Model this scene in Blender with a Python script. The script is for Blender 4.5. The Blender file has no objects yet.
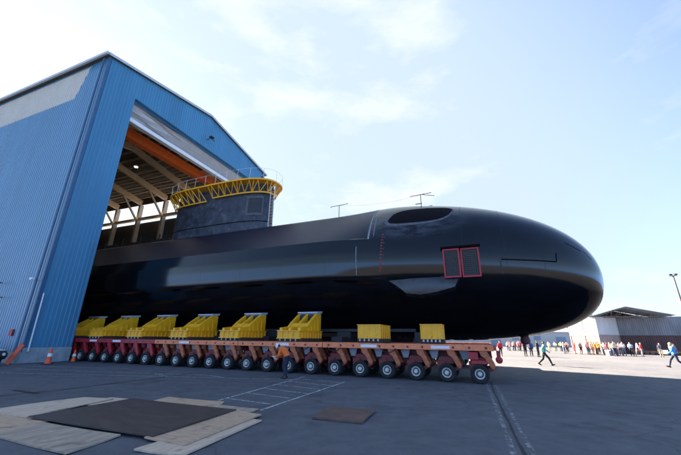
import bpy, math, random
import numpy as np
from mathutils import Vector, Matrix
random.seed(7)
R = math.radians
sc = bpy.context.scene
COL = sc.collection

# ------------------------------------------------------------------ frames
WA = 0.3999; OX, OY = 6.1964, 15.713           # axis of the boat and its transporters
HA = 0.3836; HC, HL = -28.9178, 14.1301        # axis and near corner of the hangar
def L(x, y, z=0.0):
    return Vector((OX + x*math.cos(WA) + y*math.sin(WA), OY - x*math.sin(WA) + y*math.cos(WA), z))
def H(x, y, z=0.0):
    x += HC; y += HL
    return Vector((x*math.cos(HA) + y*math.sin(HA), -x*math.sin(HA) + y*math.cos(HA), z))

# ------------------------------------------------------------------ materials
def mat(name, col, rough=0.6, metal=0.0, var=0.15, scale=3.0, bump=0.0, bscale=40.0, rvar=0.1, spec=0.5, col2=None, stretch=None, coat=0.0, dirt=None, panel=None):
    m = bpy.data.materials.new(name); m.use_nodes = True
    nt = m.node_tree; b = nt.nodes['Principled BSDF']
    tc = nt.nodes.new('ShaderNodeTexCoord'); mp = nt.nodes.new('ShaderNodeMapping')
    nt.links.new(tc.outputs['Object'], mp.inputs['Vector'])
    if stretch: mp.inputs['Scale'].default_value = stretch
    n = nt.nodes.new('ShaderNodeTexNoise'); n.inputs['Scale'].default_value = scale
    n.inputs['Detail'].default_value = 6; n.inputs['Roughness'].default_value = 0.6
    nt.links.new(mp.outputs[0], n.inputs['Vector'])
    r = nt.nodes.new('ShaderNodeValToRGB')
    c = Vector(col[:3]); d = Vector(col2[:3]) if col2 else c*(1-var)
    e = c if col2 else c*(1+var)
    r.color_ramp.elements[0].position = 0.32; r.color_ramp.elements[1].position = 0.68
    r.color_ramp.elements[0].color = (*d, 1); r.color_ramp.elements[1].color = (*e, 1)
    nt.links.new(n.outputs['Fac'], r.inputs['Fac']); out = r.outputs[0]
    if panel:            # sheet to sheet tint of cladding: (axis, sheet width, amount)
        ax, wd, am = panel
        sp = nt.nodes.new('ShaderNodeSeparateXYZ'); nt.links.new(tc.outputs['Object'], sp.inputs[0])
        dv = nt.nodes.new('ShaderNodeMath'); dv.operation = 'DIVIDE'; dv.inputs[1].default_value = wd; nt.links.new(sp.outputs[ax], dv.inputs[0])
        fl = nt.nodes.new('ShaderNodeMath'); fl.operation = 'FLOOR'; nt.links.new(dv.outputs[0], fl.inputs[0])
        zd = nt.nodes.new('ShaderNodeMath'); zd.operation = 'DIVIDE'; zd.inputs[1].default_value = 9.1; nt.links.new(sp.outputs['Z'], zd.inputs[0])
        zf = nt.nodes.new('ShaderNodeMath'); zf.operation = 'FLOOR'; nt.links.new(zd.outputs[0], zf.inputs[0])
        cb = nt.nodes.new('ShaderNodeCombineXYZ'); nt.links.new(fl.outputs[0], cb.inputs[0]); nt.links.new(zf.outputs[0], cb.inputs[1])
        wn = nt.nodes.new('ShaderNodeTexWhiteNoise'); wn.noise_dimensions = '3D'; nt.links.new(cb.outputs[0], wn.inputs['Vector'])
        mm = nt.nodes.new('ShaderNodeMapRange'); mm.inputs['To Min'].default_value = 1-am; mm.inputs['To Max'].default_value = 1+am; nt.links.new(wn.outputs['Value'], mm.inputs['Value'])
        vm = nt.nodes.new('ShaderNodeVectorMath'); vm.operation = 'SCALE'; nt.links.new(out, vm.inputs[0]); nt.links.new(mm.outputs[0], vm.inputs['Scale']); out = vm.outputs[0]
    if dirt:             # (colour, threshold, scale)
        dc, th, ds = dirt
        n3 = nt.nodes.new('ShaderNodeTexNoise'); n3.inputs['Scale'].default_value = ds; n3.inputs['Detail'].default_value = 9; n3.inputs['Roughness'].default_value = .7
        nt.links.new(tc.outputs['Object'], n3.inputs['Vector'])
        r3 = nt.nodes.new('ShaderNodeValToRGB'); r3.color_ramp.elements[0].position = th; r3.color_ramp.elements[1].position = min(1, th+.16)
        nt.links.new(n3.outputs['Fac'], r3.inputs['Fac'])
        m3 = nt.nodes.new('ShaderNodeMix'); m3.data_type = 'RGBA'; m3.inputs[7].default_value = (*dc, 1)
        nt.links.new(r3.outputs[0], m3.inputs[0]); nt.links.new(out, m3.inputs[6]); out = m3.outputs[2]
    nt.links.new(out, b.inputs['Base Color'])
    mr = nt.nodes.new('ShaderNodeMapRange')
    mr.inputs['To Min'].default_value = max(0.02, rough-rvar); mr.inputs['To Max'].default_value = min(1, rough+rvar)
    nt.links.new(n.outputs['Fac'], mr.inputs['Value']); nt.links.new(mr.outputs[0], b.inputs['Roughness'])
    b.inputs['Metallic'].default_value = metal
    b.inputs['Specular IOR Level'].default_value = spec
    b.inputs['Coat Weight'].default_value = coat
    if bump > 0:
        n2 = nt.nodes.new('ShaderNodeTexNoise'); n2.inputs['Scale'].default_value = bscale; n2.inputs['Detail'].default_value = 5
        nt.links.new(mp.outputs[0], n2.inputs['Vector'])
        bp = nt.nodes.new('ShaderNodeBump'); bp.inputs['Strength'].default_value = bump; bp.inputs['Distance'].default_value = 0.02
        nt.links.new(n2.outputs['Fac'], bp.inputs['Height']); nt.links.new(bp.outputs[0], b.inputs['Normal'])
    return m

M = {}
M['hull'] = mat('hull_black_paint', (.0035,.004,.006), .12, var=.35, scale=1.3, bump=.07, bscale=1.2, rvar=.06, spec=.5, coat=.45, stretch=(.35,1,1))
M['hull'].node_tree.nodes['Principled BSDF'].inputs['Coat Roughness'].default_value = .07
def hull_mat():
    m = M['hull']; nt = m.node_tree; b = nt.nodes['Principled BSDF']
    tc = nt.nodes.new('ShaderNodeTexCoord'); sp = nt.nodes.new('ShaderNodeSeparateXYZ'); nt.links.new(tc.outputs['Object'], sp.inputs[0])
    mr = nt.nodes.new('ShaderNodeMapRange'); mr.inputs['From Min'].default_value = 4.3; mr.inputs['From Max'].default_value = 5.15
    mr.inputs['To Min'].default_value = .03; mr.inputs['To Max'].default_value = .36
    nt.links.new(sp.outputs['Z'], mr.inputs['Value']); nt.links.new(mr.outputs[0], b.inputs['Specular IOR Level'])
    m2 = nt.nodes.new('ShaderNodeMath'); m2.operation = 'MULTIPLY'; m2.inputs[1].default_value = .5; nt.links.new(mr.outputs[0], m2.inputs[0]); nt.links.new(m2.outputs[0], b.inputs['Coat Weight'])
    # dusty, scuffed paint around the loading hatch and along the bow shoulder
    lnk = b.inputs['Base Color'].links[0].from_socket
    def vm(op, a_, v):
        n_ = nt.nodes.new('ShaderNodeVectorMath'); n_.operation = op; nt.links.new(a_, n_.inputs[0]); n_.inputs[1].default_value = v; return n_
    p_ = vm('SUBTRACT', tc.outputs['Object'], (-2.9,-4.2,9.0)); q_ = vm('MULTIPLY', p_.outputs[0], (.27,.5,.62)); ln = vm('LENGTH', q_.outputs[0], (0,0,0))
    fo = nt.nodes.new('ShaderNodeMapRange'); fo.interpolation_type = 'SMOOTHSTEP'; fo.inputs['From Min'].default_value = 1.15; fo.inputs['From Max'].default_value = .35; nt.links.new(ln.outputs['Value'], fo.inputs['Value'])
    n4 = nt.nodes.new('ShaderNodeTexNoise'); n4.inputs['Scale'].default_value = 1.7; n4.inputs['Detail'].default_value = 10; n4.inputs['Roughness'].default_value = .72
    sm = vm('MULTIPLY', tc.outputs['Object'], (.55,1,1.6)); nt.links.new(sm.outputs[0], n4.inputs['Vector'])
    r4 = nt.nodes.new('ShaderNodeMapRange'); r4.inputs['From Min'].default_value = .42; r4.inputs['From Max'].default_value = .72; nt.links.new(n4.outputs['Fac'], r4.inputs['Value'])
    ml = nt.nodes.new('ShaderNodeMath'); ml.operation = 'MULTIPLY'; nt.links.new(fo.outputs[0], ml.inputs[0]); nt.links.new(r4.outputs[0], ml.inputs[1])
    mx_ = nt.nodes.new('ShaderNodeMix'); mx_.data_type = 'RGBA'; mx_.inputs[7].default_value = (.10,.105,.125,1)
    nt.links.new(ml.outputs[0], mx_.inputs[0]); nt.links.new(lnk, mx_.inputs[6]); nt.links.new(mx_.outputs[2], b.inputs['Base Color'])
hull_mat()      # gloss fades out low down, setting the dark underside into the paint
M['casing'] = mat('casing_black_paint', (.007,.010,.022), .36, spec=.36, var=.35, scale=2.2, bump=.12, bscale=6, rvar=.08)
M['fin'] = mat('fin_scuffed_black', (.055,.06,.08), .5, scale=1.6, col2=(.010,.012,.020), bump=.18, bscale=8, dirt=((.12,.125,.145), .55, 1.3))
M['recess'] = mat('recess_dull_black', (.004,.004,.006), .8, var=.2, spec=.1)
M['dust'] = mat('dusty_rim', (.12,.125,.145), .7, scale=5, col2=(.05,.053,.064))
M['seam'] = mat('seam_black', (.003,.003,.004), .8, spec=.1)
M['fairing'] = mat('fairing_scuffed', (.032,.038,.055), .24, scale=2.2, col2=(.008,.009,.014), bump=.2, bscale=5)
M['blue_front'] = mat('blue_cladding_front', (.060,.225,.38), .38, var=.08, scale=.7, bump=.06, bscale=2, stretch=(1,1,.15), panel=('Y', 1.2, .07))
M['blue_side'] = mat('blue_cladding_side', (.080,.225,.36), .30, var=.08, scale=.5, bump=.06, bscale=2, stretch=(1,1,.15), spec=.8, panel=('X', 1.2, .07))
M['band'] = mat('pale_cladding', (.55,.51,.44), .5, var=.06, scale=.6)
M['flash'] = mat('pale_flashing', (.45,.5,.55), .45, var=.1)
M['navy'] = mat('navy_flashing', (.03,.10,.20), .4, var=.15)
M['concrete'] = mat('plinth_concrete', (.30,.33,.36), .85, var=.2, scale=2, bump=.2)
M['shutter'] = mat('shutter_grey', (.46,.47,.48), .6, var=.08, scale=1.2)
M['white_metal'] = mat('white_metal', (.72,.74,.76), .45, var=.06)
M['beige_steel'] = mat('beige_painted_steel', (.44,.36,.25), .55, var=.15)
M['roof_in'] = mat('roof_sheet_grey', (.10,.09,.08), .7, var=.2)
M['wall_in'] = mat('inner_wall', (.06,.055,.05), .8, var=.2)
M['crane'] = mat('crane_orange', (.80,.16,.03), .45, var=.1)
M['yellow'] = mat('yellow_paint', (.95,.47,.012), .45, var=.12, scale=2.5, bump=.06, bscale=20, col2=(.80,.36,.01), dirt=((.16,.085,.03), .60, 3.1))
M['orange'] = mat('transporter_orange', (.88,.27,.115), .5, scale=3.5, col2=(.68,.16,.06), bump=.08, bscale=25, dirt=((.16,.07,.045), .61, 3.3))
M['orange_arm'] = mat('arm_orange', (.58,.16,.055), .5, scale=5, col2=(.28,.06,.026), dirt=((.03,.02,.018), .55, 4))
M['red'] = mat('transporter_red', (.50,.02,.03), .45, scale=3, col2=(.33,.012,.02))
M['darkred'] = mat('axle_dark_red', (.22,.016,.018), .55, scale=4, col2=(.08,.008,.009), dirt=((.02,.012,.012), .56, 4))
M['rubber'] = mat('tyre_rubber', (.014,.014,.016), .85, var=.3, scale=8, bump=.2, bscale=60, dirt=((.06,.055,.05), .58, 6))
M['rim'] = mat('rim_grey', (.66,.64,.60), .5, scale=5, col2=(.40,.37,.33), dirt=((.09,.075,.06), .60, 7))
M['hub'] = mat('hub_dark', (.09,.085,.08), .6, var=.3, scale=10)
M['steel_dark'] = mat('dark_steel', (.025,.025,.03), .6, var=.3)
M['steel_grey'] = mat('grey_pad', (.42,.44,.50), .55, var=.15, scale=6)
M['timber'] = mat('dark_timber', (.045,.03,.025), .9, var=.4, scale=6, stretch=(1,8,8))
_d = ((.12,.09,.07), .56, 1.7)
M['ply'] = mat('plywood_tan', (.56,.38,.25), .85, scale=2.5, col2=(.40,.26,.17), bump=.12, bscale=14, stretch=(1,5,1), dirt=_d)
M['ply_pale'] = mat('plywood_pale', (.64,.475,.35), .85, scale=2.0, col2=(.46,.34,.25), bump=.12, bscale=14, stretch=(5,1,1), dirt=_d)
M['ply_grey'] = mat('plywood_grey', (.48,.365,.27), .9, scale=1.6, col2=(.24,.185,.145), bump=.15, bscale=12, stretch=(4,1,1), dirt=_d)
M['plate'] = mat('rusty_plate', (.062,.043,.040), .55, scale=1.6, col2=(.030,.022,.022), bump=.25, bscale=20, stretch=(1,2.5,1), dirt=((.11,.085,.075), .60, 2.3))
M['plate_small'] = mat('rusty_brown_plate', (.15,.085,.07), .65, scale=3.0, col2=(.08,.05,.045), bump=.15, bscale=18)
M['cone'] = mat('cone_orange', (.80,.10,.03), .5, var=.08)
M['red_frame'] = mat('red_frame', (.42,.018,.035), .5, var=.1)
M['mesh'] = mat('grating_mesh', (.035,.045,.05), .6, var=.3, scale=14)
M['paint_red'] = mat('red_mark', (.22,.03,.04), .7, var=.2)
M['paint_white'] = mat('white_mark', (.30,.32,.36), .7, scale=9, col2=(.12,.13,.15))
M['c_white'] = mat('container_white', (.70,.69,.68), .55, scale=1.2, col2=(.58,.57,.56), stretch=(1,1,.3))
M['c_grey'] = mat('container_grey', (.33,.34,.36), .6, scale=1.2, col2=(.22,.23,.25), stretch=(1,1,.3), dirt=((.15,.12,.10), .62, .8))
M['c_red'] = mat('container_red', (.17,.085,.075), .65, scale=1.5, col2=(.11,.06,.055), stretch=(1,1,.3), dirt=((.22,.17,.15), .60, .8))
M['c_pink'] = mat('container_faded_red', (.48,.33,.29), .6, scale=1.5, col2=(.38,.25,.22), stretch=(1,1,.3), dirt=((.30,.24,.21), .58, .8))
M['canopy'] = mat('canopy_sheet', (.36,.42,.47), .6, var=.1)
M['canopy_in'] = mat('truss_grey', (.14,.12,.11), .6, var=.2)
M['wood_white'] = mat('white_board', (.72,.70,.68), .6, var=.08)
M['glass'] = mat('dark_glass', (.02,.025,.03), .08, var=.1)
M['shipblue'] = mat('ship_grey_blue', (.22,.29,.36), .6, var=.12)
M['farwall'] = mat('far_cream_wall', (.52,.50,.47), .8, var=.08)
M['farroof'] = mat('far_roof', (.42,.44,.46), .6, var=.1)
M['crate'] = mat('brown_crate', (.22,.13,.08), .8, var=.3)
M['skin'] = mat('skin', (.46,.26,.18), .55, var=.08, scale=10)
M['hair_dark'] = mat('dark_hair', (.02,.014,.01), .6, var=.3, scale=30)
M['hair_fair'] = mat('fair_hair', (.42,.34,.24), .6, var=.2, scale=30)
M['eye'] = mat('eye_dark', (.02,.015,.012), .3)
def cloth(n, c): M[n] = mat('cloth_'+n, c, .85, var=.18, scale=9, bump=.15, bscale=18)
for n, c in dict(hivis=(.85,.17,.03), navy_c=(.02,.025,.055), black_c=(.012,.012,.015), redc=(.62,.025,.04), pinkc=(.60,.28,.29), whitec=(.66,.65,.63),
                 tealc=(.10,.36,.33), bluec=(.035,.22,.60), greyc=(.22,.22,.23), tanc=(.36,.27,.18), yellowc=(.75,.45,.06), maroonc=(.17,.02,.035),
                 denim=(.06,.09,.17), greenc=(.10,.20,.08), bootc=(.02,.016,.014), skyc=(.25,.40,.58), creamc=(.62,.55,.44)).items(): cloth(n, c)

def emit_mat(name, col, s):
    m = bpy.data.materials.new(name); m.use_nodes = True
    b = m.node_tree.nodes['Principled BSDF']; b.inputs['Base Color'].default_value = (*col, 1)
    b.inputs['Emission Color'].default_value = (*col, 1); b.inputs['Emission Strength'].default_value = s
    return m
M['lamp_on'] = emit_mat('lamp_lit', (1, .95, .85), 3.0)

# ------------------------------------------------------------------ mesh builder
class MB:
    def __init__(s): s.v = []; s.f = []
    def add(s, vs, fs):
        o = len(s.v); s.v += [tuple(v) for v in vs]; s.f += [tuple(i+o for i in f) for f in fs]; return s
    def box(s, x0, x1, y0, y1, z0, z1):
        vs = [(x0,y0,z0),(x1,y0,z0),(x1,y1,z0),(x0,y1,z0),(x0,y0,z1),(x1,y0,z1),(x1,y1,z1),(x0,y1,z1)]
        return s.add(vs, [(0,3,2,1),(4,5,6,7),(0,1,5,4),(1,2,6,5),(2,3,7,6),(3,0,4,7)])
    def prism(s, base, off):          # base: list of 3d points (planar loop), extruded by vector off
        n = len(base); off = Vector(off)
        vs = [Vector(b) for b in base] + [Vector(b)+off for b in base]
        fs = [tuple(range(n-1,-1,-1)), tuple(range(n, 2*n))] + [(i,(i+1)%n,(i+1)%n+n,i+n) for i in range(n)]
        return s.add(vs, fs)
    def bar(s, p, q, w, h=None, up=(0,0,1)):
        p, q = Vector(p), Vector(q); h = h or w; d = (q-p).normalized(); up = Vector(up)
        if abs(d.dot(up)) > .98: up = Vector((1,0,0))
        a = d.cross(up).normalized()*w/2; b = a.cross(d).normalized()*h/2
        return s.prism([p-a-b, p+a-b, p+a+b, p-a+b], q-p)
    def tube(s, p, q, r0, r1=None, n=10, cap=True):
        p, q = Vector(p), Vector(q); r1 = r0 if r1 is None else r1
        d = (q-p).normalized(); up = Vector((0,0,1)) if abs(d.z) < .95 else Vector((1,0,0))
        a = d.cross(up).normalized(); b = d.cross(a)
        vs = []
        for c, r in ((p, r0), (q, r1)):
            for i in range(n):
                t = 2*math.pi*i/n; vs.append(c + (a*math.cos(t)+b*math.sin(t))*r)
        fs = [(i,(i+1)%n,(i+1)%n+n,i+n) for i in range(n)]
        if cap: fs += [tuple(range(n-1,-1,-1)), tuple(range(n,2*n))]
        return s.add(vs, fs)
    def lathe(s, prof, org, axis, n=24, cap=True):   # prof: (radius, along)
        org, d = Vector(org), Vector(axis).normalized(); up = Vector((0,0,1)) if abs(d.z) < .95 else Vector((1,0,0))
        a = d.cross(up).normalized(); b = d.cross(a); vs = []
        for r, t in prof:
            for i in range(n):
                an = 2*math.pi*i/n; vs.append(org + d*t + (a*math.cos(an)+b*math.sin(an))*r)
        fs = []
        for k in range(len(prof)-1):
            for i in range(n):
                fs.append((k*n+i, k*n+(i+1)%n, (k+1)*n+(i+1)%n, (k+1)*n+i))
        m = len(prof)-1
        if cap: fs += [tuple(range(n-1,-1,-1)), tuple(m*n+i for i in range(n))]
        return s.add(vs, fs)
    def grid(s, rows, closed=False):
        n = len(rows[0]); vs = [p for r in rows for p in r]; fs = []
        for k in range(len(rows)-1):
            for i in range(n if closed else n-1):
                j = (i+1) % n; fs.append((k*n+i, k*n+j, (k+1)*n+j, (k+1)*n+i))
        return s.add(vs, fs)
    def mesh(s, name, m, smooth=None):
        me = bpy.data.meshes.new(name); me.from_pydata(s.v, [], s.f)
        for k in (m if isinstance(m, (list, tuple)) else [m]): me.materials.append(k)
        if smooth is not None:
            me.polygons.foreach_set('use_smooth', [True]*len(me.polygons)); me.set_sharp_from_angle(angle=R(smooth))
        me.update(); return me
    def build(s, name, m, parent=None, smooth=None, bevel=0.0, loc=None, rz=None):
        o = bpy.data.objects.new(name, s.mesh(name, m, smooth)); COL.objects.link(o)
        if parent: o.parent = parent
        if loc is not None: o.location = loc
        if rz is not None: o.rotation_euler = (0,0,rz)
        if bevel:
            b = o.modifiers.new('bevel', 'BEVEL'); b.width = bevel; b.segments = 2; b.limit_method = 'ANGLE'; b.angle_limit = R(35)
        return o

def thing(name, label, cat, loc=(0,0,0), rz=0.0, group=None):
    o = bpy.data.objects.new(name, None); COL.objects.link(o); o.location = loc; o.rotation_euler = (0,0,rz); o.empty_display_size = .3
    o['label'] = label; o['category'] = cat
    if group: o['group'] = group
    return o
def tag(o, label, cat, group=None):
    o['label'] = label; o['category'] = cat
    if group: o['group'] = group
    return o
def struct(o): o['kind'] = 'structure'; return o
def copy_tree(o, parent=None):
    c = o.copy(); COL.objects.link(c)
    if parent: c.parent = parent
    for ch in list(o.children): copy_tree(ch, c)
    return c

# ------------------------------------------------------------------ ground and markings
def ground_mat():
    m = bpy.data.materials.new('asphalt'); m.use_nodes = True; nt = m.node_tree; b = nt.nodes['Principled BSDF']
    N = lambda t: nt.nodes.new(t); K = nt.links.new
    tc = N('ShaderNodeTexCoord')
    def noise(sc_, det=6, rough=.6):
        n = N('ShaderNodeTexNoise'); n.inputs['Scale'].default_value = sc_; n.inputs['Detail'].default_value = det; n.inputs['Roughness'].default_value = rough
        K(tc.outputs['Object'], n.inputs['Vector']); return n.outputs['Fac']
    def ramp(fac, stops):
        r = N('ShaderNodeValToRGB'); el = r.color_ramp.elements
        while len(el) < len(stops): el.new(.5)
        for e, (p, c) in zip(el, stops): e.position = p; e.color = (*c, 1)
        K(fac, r.inputs['Fac']); return r.outputs[0]
    def mix(kind, f, a, c):
        x = N('ShaderNodeMix'); x.data_type = 'RGBA'; x.blend_type = kind
        if isinstance(f, float): x.inputs[0].default_value = f
        else: K(f, x.inputs[0])
        K(a, x.inputs[6]); K(c, x.inputs[7]); return x.outputs[2]
    big = ramp(noise(.12, 5, .6), [(.3, (.083,.089,.105)), (.7, (.124,.131,.149))])
    mid = ramp(noise(1.4, 8, .7), [(.3, (.72,.73,.75)), (.75, (1.22,1.2,1.18))])
    fine = ramp(noise(55, 3, .7), [(.3, (.5,.5,.5)), (.72, (1.55,1.53,1.5))])
    c = mix('MULTIPLY', 1.0, big, mid); c = mix('MULTIPLY', .75, c, fine)
    stain = ramp(noise(.55, 6, .65), [(.56, (1,1,1)), (.68, (.58,.58,.6))])
    c = mix('MULTIPLY', .7, c, stain)
    v = N('ShaderNodeTexVoronoi'); v.feature = 'DISTANCE_TO_EDGE'; v.inputs['Scale'].default_value = .16
    wn = N('ShaderNodeTexNoise'); wn.inputs['Scale'].default_value = .9; wn.inputs['Detail'].default_value = 6
    K(tc.outputs['Object'], wn.inputs['Vector'])
    va = N('ShaderNodeVectorMath'); va.operation = 'ADD'; vs = N('ShaderNodeVectorMath'); vs.operation = 'SCALE'; vs.inputs['Scale'].default_value = 1.6
    K(wn.outputs['Color'], vs.inputs[0]); K(tc.outputs['Object'], va.inputs[0]); K(vs.outputs[0], va.inputs[1]); K(va.outputs[0], v.inputs['Vector'])
    crack = ramp(v.outputs['Distance'], [(.0015, (.45,.45,.46)), (.005, (1,1,1))])
    c = mix('MULTIPLY', .6, c, crack)
    spots = ramp(noise(11, 3, .5), [(.68, (1,1,1)), (.74, (2.0,1.95,1.85))])
    c = mix('MULTIPLY', .5, c, spots)
    K(c, b.inputs['Base Color']); b.inputs['Specular IOR Level'].default_value = .3
    rr = ramp(noise(2.0), [(.3, (.72,)*3), (.7, (.92,)*3)]); K(rr, b.inputs['Roughness'])
    bp = N('ShaderNodeBump'); bp.inputs['Strength'].default_value = .35; bp.inputs['Distance'].default_value = .012
    K(noise(45, 5, .7), bp.inputs['Height']); K(bp.outputs[0], b.inputs['Normal'])
    return m
g = MB(); S = 2500
g.add([(-S,-S,0),(S,-S,0),(S,S,0),(-S,S,0)], [(0,1,2,3)])
struct(g.build('ground', ground_mat()))

def mark_mat(name, col, thr):
    m = bpy.data.materials.new(name); m.use_nodes = True; nt = m.node_tree; b = nt.nodes['Principled BSDF']
    tc = nt.nodes.new('ShaderNodeTexCoord'); n = nt.nodes.new('ShaderNodeTexNoise'); n.inputs['Scale'].default_value = 5; n.inputs['Detail'].default_value = 9; n.inputs['Roughness'].default_value = .75
    nt.links.new(tc.outputs['Object'], n.inputs['Vector'])
    r = nt.nodes.new('ShaderNodeValToRGB'); r.color_ramp.elements[0].position = thr-.07; r.color_ramp.elements[1].position = thr+.09
    nt.links.new(n.outputs['Fac'], r.inputs['Fac'])
    b.inputs['Base Color'].default_value = (*col, 1); b.inputs['Roughness'].default_value = .8
    t = nt.nodes.new('ShaderNodeBsdfTransparent'); mx = nt.nodes.new('ShaderNodeMixShader')
    nt.links.new(r.outputs[0], mx.inputs[0]); nt.links.new(t.outputs[0], mx.inputs[1]); nt.links.new(b.outputs[0], mx.inputs[2])
    nt.links.new(mx.outputs[0], nt.nodes['Material Output'].inputs['Surface'])
    return m
M['line_white'] = mark_mat('worn_white_line', (.42,.44,.46), .45)
M['streak'] = mark_mat('pale_dirt_streak', (.30,.30,.31), .52)
M['scuff'] = mark_mat('pale_scuffs', (.045,.05,.068), .5)
for n_ in M['scuff'].node_tree.nodes:
    if n_.type == 'TEX_NOISE': n_.inputs['Scale'].default_value = 1.6
    if n_.type == 'VALTORGB': n_.color_ramp.elements[0].position = .35; n_.color_ramp.elements[1].position = .85
M['tar'] = mark_mat('tar_line', (.022,.022,.026), .36)
def strip(mb, p, q, w, z, n=1, jit=0.0):
    p, q = Vector((*p, z)), Vector((*q, z)); d = (q-p); a = Vector((-d.y, d.x, 0)).normalized()*w/2
    rows = []
    for i in range(n+1):
        c = p + d*i/n + a.normalized()*random.uniform(-jit, jit); s_ = 1 if not jit else random.uniform(.7, 1.2)
        rows.append([c-a*s_, c+a*s_])
    mb.grid(rows)
h = MB(); A0, A1 = Vector((-3.64,11.09)), Vector((-1.73,17.9)); B0, B1 = Vector((-2.06,9.74)), Vector((.26,15.96))
strip(h, A0, A1, .09, .004); strip(h, B0, B1, .09, .004)
struct(h.build('road_marking', M['line_white']))
h = MB()
for k in range(6):
    t = .06 + k*.165
    a = A0.lerp(A1, t); c = B0.lerp(B1, min(1, t+.06)); d = (c-a)
    strip(h, a + d*.04, c - d*.04, .08, .008)
struct(h.build('road_marking', M['line_white']))
h = MB()
for p, q in [((-18.2,20.1),(-6.4,17.95)), ((-19.7,22.05),(-12.2,20.9)), ((-16.9,18.0),(-1.8,16.5)), ((-9.5,18.5),(-8.2,17.2)), ((-6.5,17.95),(-5.2,16.8))]:
    strip(h, p, q, .10, .012)
struct(h.build('road_marking', M['line_white']))
h = MB(); strip(h, (6.9,16.9), (2.95,6.41), .11, .004, 14, .015); strip(h, (7.25,16.9), (3.30,6.42), .10, .004, 14, .015)
strip(h, (2.95,6.41), (.6,0), .11, .004, 6, .01); strip(h, (3.30,6.42), (.95,0), .10, .004, 6, .01)
struct(h.build('dirt_streak', M['streak']))
h = MB()
strip(h, (7.08,16.9), (3.12,6.42), .06, .003, 14, .02)
for p, q in [((-10.57,11.45),(-9.77,12.79)), ((-9.77,12.79),(-8.83,15.29)), ((-8.83,15.29),(-7.69,18.8)), ((-10.57,11.45),(-12.5,8.4))]: strip(h, p, q, .07, .016, 6, .01)
strip(h, (-11.2,12.6), (-9.9,12.0), .16, .016, 5, .03)
struct(h.build('tar_line', M['tar']))

h = MB()
for k in range(3):
    pts = [Vector((-14+1.7*j, 15.2+.25*k*5-.18*j+.0025*j*j*j*.3, 0)) for j in range(14)]
    for a_, b_ in zip(pts, pts[1:]): strip(h, (a_.x,a_.y), (b_.x,b_.y), .22, .0015)
struct(h.build('tyre_mark', mark_mat('tyre_rubber_mark', (.045,.047,.052), .60)))
# ------------------------------------------------------------------ boards and plates lying on the ground
def board(name, quad, z, t, m, label, cat, group=None):
    c = sum((Vector((*p, 0)) for p in quad), Vector())/4
    e = (Vector((*quad[1], 0))-Vector((*quad[0], 0))); rz = math.atan2(e.y, e.x)
    mt = Matrix.Rotation(-rz, 3, 'Z')
    base = [mt @ (Vector((*p, 0))-c) for p in quad]
    mb = MB(); n = 10            # slightly sagging, uneven sheet
    def pt(u, v, top):
        p = base[0].lerp(base[1], u).lerp(base[3].lerp(base[2], u), v)
        w = .011*(1+math.sin(u*5.1+len(label))*math.cos(v*4.3+1))*(abs(u-.5)*2)**2
        return Vector((p.x, p.y, (t*1.25 if top else 0)+w+.0045))
    mb.grid([[pt(i/n, j/n, True) for i in range(n+1)] for j in range(n+1)])
    mb.grid([[pt(i/n, j/n, False) for i in range(n, -1, -1)] for j in range(n+1)])
    ring = [(i/n,0) for i in range(n)] + [(1,i/n) for i in range(n)] + [(1-i/n,1) for i in range(n)] + [(0,1-i/n) for i in range(n)] + [(0,0)]
    mb.grid([[pt(u, v, False) for u, v in ring], [pt(u, v, True) for u, v in ring]])
    o = mb.build(name, m, loc=(c.x, c.y, z), rz=rz, smooth=30)
    return tag(o, label, cat, group)
BG = 'boards laid on the ground around the dark steel plate'
board('steel_plate', [(-6.96,8.38),(-3.4,6.96),(-2.59,9.4),(-6.06,10.79)], .047, .022, M['plate'], 'large dark rusty steel plate lying on top of the plywood sheets', 'steel plate')
board('plywood_sheet', [(-6.46,7.1),(-4.33,6.12),(-4.13,7.19),(-6.34,8.09)], .0, .022, M['ply_grey'], 'stained grey plywood sheet in front of the dark steel plate, nearest the camera', 'plywood', BG)
board('plywood_sheet', [(-8.6,7.6),(-6.51,7.0),(-6.35,8.25),(-8.6,9.15)], .002, .018, M['ply'], 'yellowish tan plywood sheet running out of the left edge of the picture', 'plywood', BG)
board('plywood_sheet', [(-8.65,9.1),(-7.05,8.45),(-6.7,10.95),(-7.68,11.11)], .0225, .018, M['ply_pale'], 'long pale sheet at the far left of the dark plate, overlapping the yellowish one', 'plywood', BG)
board('plywood_sheet', [(-6.98,10.1),(-5.95,9.85),(-5.75,10.94),(-7.0,11.25)], .0, .018, M['ply_pale'], 'short pale sheet showing behind the left far corner of the dark plate', 'plywood', BG)
board('plywood_sheet', [(-3.55,6.95),(-2.64,6.58),(-1.86,8.99),(-2.72,9.5)], .024, .02, M['ply'], 'tan plywood plank along the right edge of the dark plate, upper of two', 'plywood', BG)
board('plywood_sheet', [(-3.38,6.35),(-2.45,6.12),(-1.74,8.5),(-2.4,8.9)], .0, .022, M['ply_pale'], 'pale lower plank sticking out beneath the tan plank on the right', 'plywood', BG)
board('plywood_sheet', [(-5.42,10.3),(-3.2,9.62),(-3.33,10.72),(-5.3,11.44)], .001, .02, M['ply'], 'tan plywood sheet behind the right far edge of the dark plate', 'plywood', BG)
board('plywood_sheet', [(-3.55,9.75),(-2.3,9.2),(-2.1,9.75),(-3.40,10.35)], .002, .018, M['ply_grey'], 'small dull brown board end at the start of the white hatched lines', 'plywood', BG)
board('steel_plate', [(-.62,8.82),(.53,8.38),(.99,9.72),(-.22,10.14)], .0, .03, M['plate_small'], 'small rusty brown steel plate lying alone on the asphalt', 'steel plate')

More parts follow.
